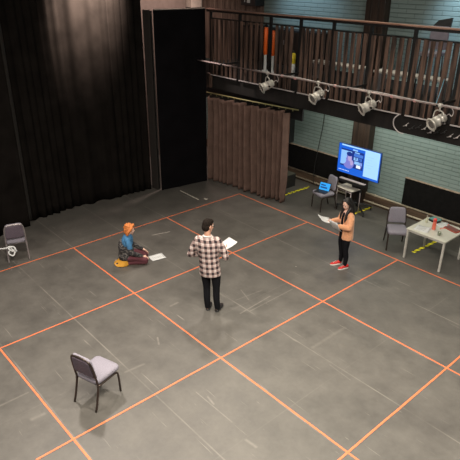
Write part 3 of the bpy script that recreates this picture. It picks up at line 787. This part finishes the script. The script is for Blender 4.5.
bm = B(); lathe(bm, (0, 0, 0), (0, 0, 1), [(0, .030), (.075, .038), (.08, .038), (.078, .033), (.02, .028)], 18); obj('cup_body', bm, mat('olive_glaze', (.22, .24, .18), .4), t)
bm = B(); tube(bm, smoothpts([(.036, 0, .06), (.06, 0, .055), (.06, 0, .03), (.034, 0, .02)], 3), .005, 6); obj('handle', bm, mat('olive_glaze', (0, 0, 0)), t)
bm = B(); lathe(bm, (0, 0, .058), (0, 0, 1), [(0, .031), (.003, .031)], 16); obj('contents', bm, mat('white_foam', (.6, .58, .5), .6), t)
t = thing('pencil_case', 'teal case with black base on the far side of the white table', 'case', (5.40, 1.00, TT), -.2)
bm = B(); bx(bm, (0, 0, .022), (.22, .17, .044), bevel=.008); obj('case_base', bm, M_black, t)
bm = B(); bx(bm, (0, .01, .056), (.215, .18, .022), bevel=.006); obj('lid', bm, M_teal, t)
t = thing('folder', 'red-brown folder lying at the far right of the white table', 'folder', (5.88, .90, TT), -.25)
bm = B(); bx(bm, (0, 0, .008), (.34, .20, .016), bevel=.003); obj('cover', bm, M_redbrown, t)
bm = B(); bx(bm, (-.02, .01, .019), (.30, .15, .006)); obj('inner_page', bm, mat('brown_page', (.16, .06, .05), .7), t)
bm = B(); bm_pts = smoothpts([(5.68, .72, TT+.008), (5.73, .82, TT+.006), (5.72, .95, TT+.006), (5.70, 1.02, TT+.012), (5.70, 1.08, TT+.01)], 4); tube(bm, bm_pts, .006, 6)
tag(obj('red_cable', bm, M_redplastic), 'thin red cord lying on the white table beside the folder', 'cord')

# ---------------------------------------------------------------- people
def limb(bm, pts, rs, n=14, k=4):
    """organic tapered limb through the joints with rounded ends"""
    P = smoothpts(pts, k); m = len(pts)-1
    R_ = []
    for i in range(len(P)):
        t_ = i/k; a = min(int(t_), m-1) if m else 0; f = t_-a; R_.append(rs[a]*(1-f)+rs[a+1]*f)
    tube(bm, P, R_, n); ell(bm, P[0], R_[0], n=n); ell(bm, P[-1], R_[-1], n=n)
def trunk(bm, secs, n=24):
    """stack of (x, y, z, rx, ry) ellipses"""
    rings = []
    for i, (x, y, z, rx, ry) in enumerate(secs):
        rings.append([bm.verts.new((x+rx*math.cos(2*PI*k/n), y+ry*math.sin(2*PI*k/n), z)) for k in range(n)])
    loft(bm, rings)
def hand(bm, w, d, nrm, s=1.0, curl=.6, side=1):
    """w wrist, d pointing direction, nrm palm normal (palm side), five fingers; side puts the thumb"""
    w = Vector(w); d = Vector(d).normalized(); nrm = Vector(nrm); nrm = (nrm-d*nrm.dot(d)).normalized(); sd = d.cross(nrm)*side
    rot = Matrix((sd, d, nrm)).transposed()
    ell(bm, w+d*.045*s, (.040*s, .055*s, .018*s), rot=rot, n=14)
    for i, (off, L) in enumerate(((-.030, .062), (-.010, .074), (.011, .080), (.031, .072))):
        base = w+d*.075*s+sd*off*s
        p1 = base+d*L*.45*s+nrm*.006*s*curl
        p2 = p1+(d*math.cos(curl)+nrm*math.sin(curl))*L*.35*s
        p3 = p2+(d*math.cos(curl*2)+nrm*math.sin(curl*2))*L*.30*s
        limb(bm, [base-d*.02*s, p1, p2, p3], [.0095*s, .009*s, .0082*s, .007*s], n=8, k=2)
    tb = w+d*.02*s+sd*.030*s
    limb(bm, [tb, tb+sd*.028*s+d*.022*s+nrm*.008*s, tb+sd*.034*s+d*.052*s+nrm*.02*s], [.013*s, .0105*s, .008*s], n=8, k=2)
def head(bm, c, R, s=1.0):
    """skull, jaw, nose, ears, lips, brow; local +y is the face direction"""
    def P(x, y, z): return Vector(c)+R @ Vector((x*s, y*s, z*s))
    ell(bm, P(0, -.012, .03), (.074*s, .095*s, .095*s), rot=R, n=20)
    ell(bm, P(0, .022, -.035), (.056*s, .068*s, .078*s), rot=R, n=18)
    ell(bm, P(0, .066, -.088), (.024*s, .022*s, .018*s), rot=R, n=10)
    limb(bm, [P(0, .086, .022), P(0, .104, -.012), P(0, .098, -.022)], [.008*s, .013*s, .011*s], n=8, k=2)
    for q_ in (-1, 1):
        ell(bm, P(q_*.074, -.008, -.005), (.010*s, .020*s, .032*s), rot=R, n=10)
        ell(bm, P(q_*.030, .080, .034), (.022*s, .012*s, .007*s), rot=R, n=8)
        ell(bm, P(q_*.036, .066, -.020), (.022*s, .02*s, .022*s), rot=R, n=8)
    ell(bm, P(0, .086, -.052), (.023*s, .010*s, .007*s), rot=R, n=8)
    ell(bm, P(0, .084, -.064), (.019*s, .010*s, .007*s), rot=R, n=8)
def face_bits(t, c, R, s, lipm, glasses=False):
    def P(x, y, z): return Vector(c)+R @ Vector((x*s, y*s, z*s))
    for q_ in (-1, 1):
        bm = B(); ell(bm, P(q_*.030, .079, .012), (.013*s, .008*s, .008*s), rot=R, n=10); e = obj('eye', bm, mat('eye_white', (.7, .68, .65), .3), t)
        bm = B(); ell(bm, P(q_*.030, .086, .012), (.006*s, .003*s, .006*s), rot=R, n=8); obj('iris', bm, M_hairb, e)
        bm = B(); limb(bm, [P(q_*.014, .090, .032), P(q_*.045, .082, .034)], [.004*s, .003*s], n=6, k=2); obj('eyebrow', bm, M_hairm, t)
    bm = B(); ell(bm, P(0, .092, -.053), (.020*s, .006*s, .005*s), rot=R, n=8); ell(bm, P(0, .090, -.062), (.017*s, .006*s, .005*s), rot=R, n=8); obj('lips', bm, lipm, t)
    if glasses:
        bm = B()
        for q_ in (-1, 1):
            tube(bm, [P(q_*.032+.022*math.cos(a*PI/6), .100, .010+.018*math.sin(a*PI/6)) for a in range(13)], .003*s, 6)
            tube(bm, [P(q_*.054, .100, .016), P(q_*.076, .06, .016), P(q_*.078, .0, .012)], .003*s, 6)
        tube(bm, [P(-.010, .100, .014), P(.010, .100, .014)], .003*s, 6)
        obj('glasses', bm, M_black, t)
def rotm(yaw, pitch, roll=0):
    return Matrix.Rotation(yaw, 3, 'Z') @ Matrix.Rotation(pitch, 3, 'X') @ Matrix.Rotation(roll, 3, 'Y')
def shoe(name, x, y, yaw, m, sole, t, L=.27, z=0.0, high=.0):
    R = Matrix.Rotation(yaw, 3, 'Z'); o = Vector((x, y, z))
    def P(a, b, c): return o+R @ Vector((a, b, c))
    bm = B()
    rings = []
    for yy, w, h in ((-.095, .020, .05), (-.085, .034, .085), (-.04, .038, .095), (.02, .038, .080), (.08, .043, .058), (.13, .041, .046), (.165, .028, .036), (.178, .010, .026)):
        k_ = L/.27; n = 14
        rings.append([bm.verts.new(P(w*math.cos(2*PI*i/n), yy*k_, .022+max(-.004, (h-.02)*.5+(h-.02)*.5*math.sin(2*PI*i/n)))) for i in range(n)])
    loft(bm, rings); s = obj(name, bm, m, t)
    bm = B()
    pts = [(-.034, -.08), (-.040, 0), (-.045, .07), (-.040, .13), (-.02, .172), (0, .182), (.02, .172), (.040, .13), (.045, .07), (.040, 0), (.034, -.08), (.018, -.10), (-.018, -.10)]
    lo = [bm.verts.new(P(a, b*L/.27, .0)) for a, b in pts]; hi = [bm.verts.new(P(a, b*L/.27, .024)) for a, b in pts]
    loft(bm, [lo, hi]); so = obj('sole', bm, sole, s)
    bm = B()
    for q_ in range(3): tube(bm, [P(-.018, .045+.025*q_, .088-.012*q_), P(.018, .045+.025*q_, .088-.012*q_)], .004, 6)
    obj('laces', bm, sole, s)
    return s
def held_sheet(loc, Rm, w, h, lab, lines=True, nm='script_pages'):
    t = thing(nm, lab, 'paper', loc)
    for s in range(2):
        bm = B(); n = 6
        g_ = [[bm.verts.new(Vector(Rm @ Vector((-w/2+w*i/n+.012*s, -h/2+h*j/n+.006*s, .002*s+.018*((j/n-.5)*2)**2)))) for i in range(n+1)] for j in range(n+1)]
        for j in range(n):
            for i in range(n): bm.faces.new((g_[j][i], g_[j][i+1], g_[j+1][i+1], g_[j+1][i]))
        o = obj('sheet', bm, M_paper, t, True); sm = o.modifiers.new('t', 'SOLIDIFY'); sm.thickness = .0008; sm.offset = 0
    return t

# --- man in plaid, back to the camera. Local +y = facing
MAN = (4.02, -4.34); MYAW = math.radians(122-90)
t = thing('person', 'person in plaid shirt and black trousers standing with back to us holding pages', 'person', (MAN[0], MAN[1], 0), MYAW)
t.rotation_euler = (0, math.radians(-3.5), MYAW); t.scale = (1.03, 1.03, 1.03)
Rh = rotm(math.radians(-30), math.radians(-14))
hc = Vector((.012, .03, 1.665))
bm = B()
head(bm, hc, Rh, 1.03)
limb(bm, [(0, -.005, 1.42), (0, .0, 1.52), (.005, .012, 1.60)], [.062, .056, .056])
trunk(bm, [(0, 0, .84, .12, .09), (0, 0, .92, .155, .105), (0, 0, 1.02, .145, .10), (0, 0, 1.15, .145, .10), (0, 0, 1.28, .165, .11), (0, 0, 1.38, .17, .10), (0, 0, 1.45, .13, .08), (0, 0, 1.49, .06, .055)])
LE, LW = Vector((-.335, -.03, 1.13)), Vector((-.17, .19, 1.03))
RE, RW = Vector((.315, -.02, 1.12)), Vector((.22, .235, 1.14))
limb(bm, [(-.17, 0, 1.42), (-.235, -.01, 1.32), LE], [.058, .050, .042]); limb(bm, [LE, (LE+LW)/2+Vector((0, 0, -.008)), LW], [.042, .036, .025])
limb(bm, [(.17, 0, 1.42), (.235, -.01, 1.32), RE], [.058, .050, .042]); limb(bm, [RE, (RE+RW)/2, RW], [.042, .036, .025])
for s in (-1, 1):
    limb(bm, [(s*.085, 0, .88), (s*.090, .02, .66), (s*.085, .01, .47), (s*.088, -.025, .30), (s*.090, -.015, .09)], [.088, .075, .053, .052, .036])
    limb(bm, [(s*.090, -.03, .05), (s*.095, .10, .035)], [.032, .028])
hand(bm, LW, (.30, .55, -.15), (1, 0, -.4), 1.0, .7, -1)
hand(bm, RW, (-.05, .9, .05), (-.8, 0, .5), 1.0, .7, 1)
fuse('body', bm, M_skin, t, .0065, 3)
face_bits(t, hc, Rh, 1.03, mat('lip', (.45, .16, .14), .5), glasses=True)
bm = B()   # short hair
for (x, y, z, r) in ((0, -.02, .045, (.081, .098, .092)), (0, -.05, -.01, (.074, .070, .085)), (0, .03, .09, (.066, .060, .042)), (0, .065, .085, (.05, .03, .028))):
    ell(bm, hc+Rh @ Vector((x, y, z)), r, rot=Rh, n=18)
rr = random.Random(2)
for k in range(60):
    a = rr.uniform(0, 2*PI); u = rr.uniform(.2, 1); v = Vector((math.cos(a)*math.sqrt(1-u*u)*.07, -.02+math.sin(a)*math.sqrt(1-u*u)*.085, .05+u*.078)); ell(bm, hc+Rh @ v, .014, n=6)
fuse('hair', bm, M_hairm, t, .008, 2)
bm = B()   # trousers
trunk(bm, [(0, 0, .80, .165, .115), (0, 0, .90, .172, .118), (0, 0, 1.0, .155, .11)])
for s in (-1, 1):
    limb(bm, [(s*.088, 0, .86), (s*.093, .02, .66), (s*.090, .01, .47), (s*.090, -.02, .28), (s*.093, -.015, .07)], [.100, .086, .066, .062, .052])
fuse('trousers', bm, M_jeans, t, .011, 3)
bm = B()   # shirt, hanging loose to below the hips
trunk(bm, [(0, -.005, .74, .195, .135), (0, -.005, .80, .198, .14), (0, -.005, .95, .185, .135), (0, -.003, 1.10, .180, .13), (0, 0, 1.28, .215, .14), (0, 0, 1.36, .215, .13), (0, -.005, 1.43, .175, .105), (0, -.005, 1.485, .10, .075)])
limb(bm, [(-.165, 0, 1.415), (-.240, -.012, 1.31), LE], [.074, .068, .060]); limb(bm, [LE, (LE+LW)/2, LE*.15+LW*.85], [.060, .052, .042])
limb(bm, [(.165, 0, 1.415), (.240, -.012, 1.31), RE], [.074, .068, .060]); limb(bm, [RE, (RE+RW)/2, RE*.15+RW*.85], [.060, .052, .042])
sh = fuse('plaid_shirt', bm, M_plaid, t, .010, 3)
bm = B(); tube(bm, [(.068*math.cos(a*PI/8)*1.05, -.005+.066*math.sin(a*PI/8), 1.495+.012*math.sin(a*PI/8+PI)) for a in range(17)], .018, 8); obj('collar', bm, mat('pale_collar', (.66, .58, .55), .85), sh)
for s in (-1, 1): shoe('shoe', s*.095, .035, -s*.12, M_darkshoe, M_black, t)
mloc = Matrix.Rotation(MYAW, 3, 'Z') @ Matrix.Rotation(math.radians(-3.5), 3, 'Y') @ (RW*1.03+Vector((.005, .12, .05)))+Vector((MAN[0], MAN[1], 0))
held_sheet(mloc, Matrix.Rotation(MYAW-.55, 3, 'Z') @ Matrix.Rotation(.18, 3, 'X') @ Matrix.Rotation(.10, 3, 'Y'), .22, .30, 'white pages held open in front of the person in plaid')

# --- woman in peach jacket
WO = (4.56, -1.15); WYAW = math.radians(246-90)
t = thing('person', 'person in peach jacket and red shoes standing and reading from pages, long black hair', 'person', (WO[0], WO[1], 0), WYAW)
sc = .90
def V(x, y, z): return Vector((x*sc, y*sc, z*sc))
Rw = rotm(math.radians(26), math.radians(-24)); hw = V(.0, .045, 1.625)
LEw, LWw = V(-.235, .06, 1.12), V(-.13, .29, 1.16)
REw, RWw = V(.235, .05, 1.13), V(.11, .33, 1.20)
bm = B(); head(bm, hw, Rw, .98)
limb(bm, [V(0, -.01, 1.40), V(0, .0, 1.48), V(0, .018, 1.57)], [.052, .046, .048])
trunk(bm, [tuple(V(0, 0, z))[0:2]+(z*sc, rx*sc, ry*sc) for z, rx, ry in ((.84, .13, .10), (.92, .165, .12), (1.03, .135, .10), (1.15, .13, .10), (1.27, .145, .115), (1.37, .15, .10), (1.43, .11, .08), (1.47, .05, .05))])
for S_, E_, W_ in ((-1, LEw, LWw), (1, REw, RWw)):
    limb(bm, [V(S_*.15, 0, 1.40), V(S_*.205, .01, 1.28), E_], [.046, .040, .035]); limb(bm, [E_, (E_+W_)/2, W_], [.035, .030, .021])
for s in (-1, 1):
    limb(bm, [V(s*.085, 0, .88), V(s*.095, .015, .66), V(s*.10, .01, .47), V(s*.105, -.02, .30), V(s*.11, -.01, .08)], [.082, .070, .048, .046, .031])
    limb(bm, [V(s*.11, -.02, .05), V(s*.115, .09, .035)], [.028, .024])
hand(bm, LWw, (.25, .9, .15), (.7, 0, .5), .9, .75, -1)
hand(bm, RWw, (-.35, .9, .10), (-.7, 0, .5), .9, .75, 1)
fuse('body', bm, M_skin2, t, .006, 3)
face_bits(t, hw, Rw, .98, mat('lip', (.45, .16, .14), .5))
bm = B()
def HP(x, y, z): return hw+Rw @ Vector((x, y, z))
ell(bm, HP(0, -.030, .045), (.086, .098, .092), rot=Rw, n=18); ell(bm, HP(0, -.05, -.02), (.082, .07, .09), rot=Rw, n=16)
for s in (-1, 1):
    limb(bm, [HP(s*.045, .025, .105), HP(s*.084, .012, .04), HP(s*.094, -.005, -.05), hw+Vector((s*.095, .02, -.16)), hw+Vector((s*.10, .05, -.27)), hw+Vector((s*.095, .065, -.36))], [.024, .028, .032, .036, .032, .012])
limb(bm, [HP(0, -.09, .02), hw+Vector((0, -.10, -.12)), hw+Vector((0, -.125, -.28)), hw+Vector((0, -.12, -.42))], [.07, .085, .080, .03])
limb(bm, [HP(.05, -.07, 0), hw+Vector((.07, -.085, -.14)), hw+Vector((.075, -.10, -.34))], [.06, .06, .03]); limb(bm, [HP(-.05, -.07, 0), hw+Vector((-.07, -.085, -.14)), hw+Vector((-.075, -.10, -.36))], [.06, .06, .03])
fuse('hair', bm, M_hairb, t, .009, 3)
bm = B()
trunk(bm, [V(0, .055, z)[:2]+(z*sc, rx*sc, ry*sc) for z, rx, ry in ((.74, .11, .085), (.90, .105, .090), (1.10, .085, .085), (1.25, .075, .085), (1.35, .060, .075), (1.42, .045, .05))]); fuse('black_top', bm, M_jeans, t, .011, 2)
bm = B()
for s in (-1, 1):
    limb(bm, [V(s*.088, 0, .88), V(s*.098, .015, .66), V(s*.102, .01, .47), V(s*.107, -.018, .30), V(s*.11, -.01, .10)], [.092, .080, .058, .056, .042])
fuse('leggings', bm, M_jeans, t, .011, 3)
bm = B()   # jacket
trunk(bm, [V(0, -.02, z)[:2]+(z*sc, rx*sc, ry*sc) for z, rx, ry in ((.76, .20, .145), (.80, .215, .155), (.95, .21, .150), (1.10, .20, .145), (1.25, .20, .145), (1.34, .195, .130), (1.41, .155, .10), (1.46, .09, .075))])
for S_, E_, W_ in ((-1, LEw, LWw), (1, REw, RWw)):
    limb(bm, [V(S_*.145, 0, 1.385), V(S_*.210, .01, 1.27), E_], [.072, .066, .062]); limb(bm, [E_, (E_+W_)/2, E_*.12+W_*.88], [.062, .056, .048])
tube(bm, [V(.085*math.cos(a*PI/10), -.01+.075*math.sin(a*PI/10), 1.46) for a in range(9, 22)], .024, 8)
jk = fuse('peach_jacket', bm, M_peach, t, .010, 3)
for s in (-1, 1): shoe('shoe', s*.105, .02+(.035 if s > 0 else -.03), -s*.10, M_redshoe, M_whitesole, t, L=.25)
def wloc(v): return Matrix.Rotation(WYAW, 3, 'Z') @ v + Vector((WO[0], WO[1], 0))
held_sheet(wloc(RWw+Vector((-.02, .17, .05))), Matrix.Rotation(WYAW+.1, 3, 'Z') @ Matrix.Rotation(.40, 3, 'X') @ Matrix.Rotation(-.25, 3, 'Y'), .21, .29, 'white page held out furthest by the person in peach jacket')
held_sheet(wloc(LWw+Vector((-.06, .10, .03))), Matrix.Rotation(WYAW+.35, 3, 'Z') @ Matrix.Rotation(.95, 3, 'X'), .22, .29, 'grey-white pages held nearest the body of the person in peach jacket')

# --- kneeling person with red hair
GI = (1.45, -4.53); GYAW = math.radians(57-90)
t = thing('person', 'person with red bobbed hair and blue top kneeling on the floor by a page', 'person', (GI[0], GI[1], 0), GYAW)
Rg = rotm(math.radians(-6), math.radians(-12)); hg = Vector((0, .03, .80))
LEg, LWg = Vector((-.22, .03, .36)), Vector((-.11, .29, .25))
REg, RWg = Vector((.22, .02, .35)), Vector((.13, .28, .20))
bm = B(); head(bm, hg, Rg, .96)
limb(bm, [(0, -.03, .61), (0, -.015, .68), (0, .01, .74)], [.05, .045, .047])
trunk(bm, [(0, -.10, .13, .15, .12), (0, -.09, .20, .16, .13), (0, -.06, .30, .135, .11), (0, -.05, .42, .13, .10), (0, -.05, .53, .145, .105), (0, -.035, .61, .14, .09), (0, -.03, .66, .09, .07), (0, -.02, .69, .05, .05)])
for S_, E_, W_ in ((-1, LEg, LWg), (1, REg, RWg)):
    limb(bm, [(S_*.14, -.03, .61), (S_*.185, .0, .49), E_], [.046, .040, .034]); limb(bm, [E_, (E_+W_)/2, W_], [.034, .030, .021])
    limb(bm, [(S_*.085, -.06, .19), (S_*.11, .12, .185), (S_*.12, .31, .11)], [.095, .078, .058])
    limb(bm, [(S_*.12, .31, .062), (S_*.11, .10, .055), (S_*.10, -.16, .045)], [.055, .052, .036]); limb(bm, [(S_*.10, -.16, .04), (S_*.09, -.31, .025)], [.032, .022])
hand(bm, LWg, (.1, .7, -.55), (.4, 0, -.6), .9, .35, -1)
hand(bm, RWg, (-.05, .75, -.5), (-.4, 0, -.6), .9, .35, 1)
fuse('body', bm, M_skin2, t, .0065, 3)
face_bits(t, hg, Rg, .96, mat('lip', (.45, .16, .14), .5))
bm = B()
def GP(x, y, z): return hg+Rg @ Vector((x, y, z))
ell(bm, GP(0, -.030, .045), (.090, .102, .092), rot=Rg, n=18); ell(bm, GP(0, -.055, -.03), (.096, .074, .095), rot=Rg, n=16)
for s in (-1, 1): limb(bm, [GP(s*.03, .050, .115), GP(s*.075, .030, .055), GP(s*.098, -.015, -.02), GP(s*.09, -.03, -.09)], [.026, .030, .036, .034])
ell(bm, GP(0, .055, .098), (.055, .032, .026), rot=Rg, n=12)
for k in range(50):
    a = rr.uniform(0, 2*PI); u = rr.uniform(-.5, 1); ell(bm, GP(math.cos(a)*math.sqrt(1-u*u)*.088, -.04+math.sin(a)*math.sqrt(1-u*u)*.09, .03+u*.10), .02, n=6)
fuse('hair', bm, M_hairr, t, .009, 2)
bm = B()   # patterned knit around the waist, hips and forearms
trunk(bm, [(0, -.10, .13, .175, .15), (0, -.09, .22, .195, .17), (0, -.06, .32, .175, .15), (0, -.05, .44, .165, .13), (0, -.05, .52, .165, .125)])
ell(bm, (0, -.15, .40), (.185, .10, .19))
for S_, E_, W_ in ((-1, LEg, LWg), (1, REg, RWg)):
    limb(bm, [(S_*.175, .0, .50), E_], [.058, .056]); limb(bm, [E_, (E_+W_)/2, E_*.15+W_*.85], [.056, .048, .038])
fuse('patterned_cardigan', bm, M_knit, t, .011, 3)
bm = B()   # blue top over shoulders
trunk(bm, [(0, -.05, .47, .170, .128), (0, -.05, .53, .180, .132), (0, -.035, .61, .172, .115), (0, -.03, .66, .125, .088), (0, -.02, .695, .075, .065)])
for S_ in (-1, 1): limb(bm, [(S_*.14, -.03, .61), (S_*.185, .0, .50), (S_*.195, .01, .45)], [.066, .062, .058])
fuse('blue_top', bm, M_denim, t, .011, 3)
bm = B()   # mustard skirt tucked over the heels
trunk(bm, [(0, -.18, .012, .21, .19), (0, -.15, .05, .195, .16), (0, -.12, .11, .175, .125), (0, -.10, .17, .165, .12)]); fuse('mustard_skirt', bm, M_mustard, t, .012, 3)
bm = B()   # leggings
for S_ in (-1, 1):
    limb(bm, [(S_*.10, -.02, .185), (S_*.112, .14, .18), (S_*.122, .31, .115)], [.095, .088, .070]); limb(bm, [(S_*.12, .31, .080), (S_*.11, .10, .070), (S_*.10, -.14, .055)], [.068, .062, .044])
fuse('maroon_leggings', bm, M_maroon, t, .011, 3)
for S_ in (-1, 1):
    bm = B(); limb(bm, [(S_*.10, -.14, .05), (S_*.095, -.22, .042), (S_*.09, -.29, .034)], [.045, .040, .026]); obj('sock', bm, M_darkshoe, t)
# page on the floor before her
sheet('script_page', (1.63, -3.96, .001), math.radians(-10), .25, .33, 'white page lying on the floor in front of the kneeling person', curl=.012)

# ---------------------------------------------------------------- light
def area(name, loc, tgt, size, power, col, sy=None):
    l = bpy.data.lights.new(name, 'AREA'); l.energy = power; l.color = col; l.size = size
    if sy: l.shape = 'RECTANGLE'; l.size_y = sy
    o = bpy.data.objects.new(name, l); C.objects.link(o); o.location = loc
    d = Vector(tgt)-Vector(loc); o.rotation_euler = d.to_track_quat('-Z', 'Y').to_euler(); return o
def spot(name, loc, tgt, ang, power, col, r=.2, blend=.8):
    l = bpy.data.lights.new(name, 'SPOT'); l.energy = power; l.color = col; l.spot_size = math.radians(ang); l.spot_blend = blend; l.shadow_soft_size = r
    o = bpy.data.objects.new(name, l); C.objects.link(o); o.location = loc
    d = Vector(tgt)-Vector(loc); o.rotation_euler = d.to_track_quat('-Z', 'Y').to_euler(); return o
spot('work_or_fill_light', (.9, -5.9, 7.6), (4.8, -6.6, 0), 95, 1550, (1.0, .90, .80), r=.25, blend=.9)
spot('work_or_fill_light', (.4, -1.4, 7.6), (4.4, -4.6, 0), 92, 800, (1.0, .90, .78), r=.25, blend=.9)
spot('work_or_fill_light', (2.9, .1, 8.0), (5.4, -2.2, 0), 95, 600, (1.0, .93, .72), r=.25, blend=.9)
area('work_or_fill_light', (9.0, -7.6, 7.5), (9.0, -7.4, 0), 3.5, 1100, (1.0, .93, .80))  # added fill that lifts the floor nearest the camera
area('work_or_fill_light', (9.0, -4.0, 7.5), (5.3, 2.3, 1.0), 1.5, 100, (1.0, .97, .86))  # added fill aimed at the brick below the balcony
area('work_or_fill_light', (3.8, -10.4, 6.0), (4.2, -9.4, 0), 2.0, 330, (1.0, .90, .79))  # added fill for the lower left of the floor
area('under_gallery_fill', (3.4, .95, 2.95), (3.4, 2.3, 1.3), 4.5, 66, (1.0, 1.0, .84), .15)  # invented lamp, added to brighten the brick under the balcony
spot('work_or_fill_light', (8.0, -4.2, 8.4), (8.8, -5.6, 0), 95, 3000, (1.0, .92, .80), r=.3, blend=.9)  # extra overhead spot, added to brighten the near right floor
spot('curtain_graze_fill', (-1.25, -.75, 4.6), (.6, .45, 1.0), 55, 220, (1.0, .86, .78), r=.1, blend=1)  # added grazing spot to bring out the brown curtain's folds
spot('curtain_light', (-.7, -2.9, 7.2), (-2.1, -3.05, 5.6), 52, 15000, (1.0, .80, .68), r=.1, blend=1)
spot('gallery_light', (4.9, 1.5, 6.6), (4.9, 2.3, 5.0), 75, 480, (.58, .82, 1.0), r=.15)
spot('gallery_light', (-.1, 1.3, 6.6), (.1, 2.3, 5.2), 80, 240, (.56, .80, 1.0), r=.15)
spot('gallery_light', (-2.3, .6, 7.3), (-3.4, -.2, 5.2), 110, 1150, (1.0, .76, .68), r=.3)
w = bpy.data.worlds.new('World'); bpy.context.scene.world = w; w.use_nodes = True
bg = w.node_tree.nodes['Background']; bg.inputs[0].default_value = (.80, .80, .76, 1); bg.inputs[1].default_value = .07

# ---------------------------------------------------------------- camera
cam = bpy.data.cameras.new('camera'); co = bpy.data.objects.new('camera', cam); C.objects.link(co)
yaw, pitch, roll, f = 2.41487016, 0.44639052, 0.00865087, 539.8
cy, sy, cp, sp_ = math.cos(yaw), math.sin(yaw), math.cos(pitch), math.sin(pitch)
F = Vector((cy*cp, sy*cp, -sp_)); Rt = Vector((sy, -cy, 0)); U = Rt.cross(F)
r2 = Rt*math.cos(roll)+U*math.sin(roll); u2 = -Rt*math.sin(roll)+U*math.cos(roll)
co.matrix_world = Matrix(((r2.x, u2.x, -F.x, 10.5994), (r2.y, u2.y, -F.y, -9.7784), (r2.z, u2.z, -F.z, 5.75), (0, 0, 0, 1)))
cam.sensor_width = 36; cam.lens = f*36/460; cam.clip_end = 200
bpy.context.scene.camera = co
vs = bpy.context.scene.view_settings
vs.view_transform = 'Standard'; vs.look = 'None'; vs.exposure = 0.0; vs.gamma = 1.0; vs.use_curve_mapping = False
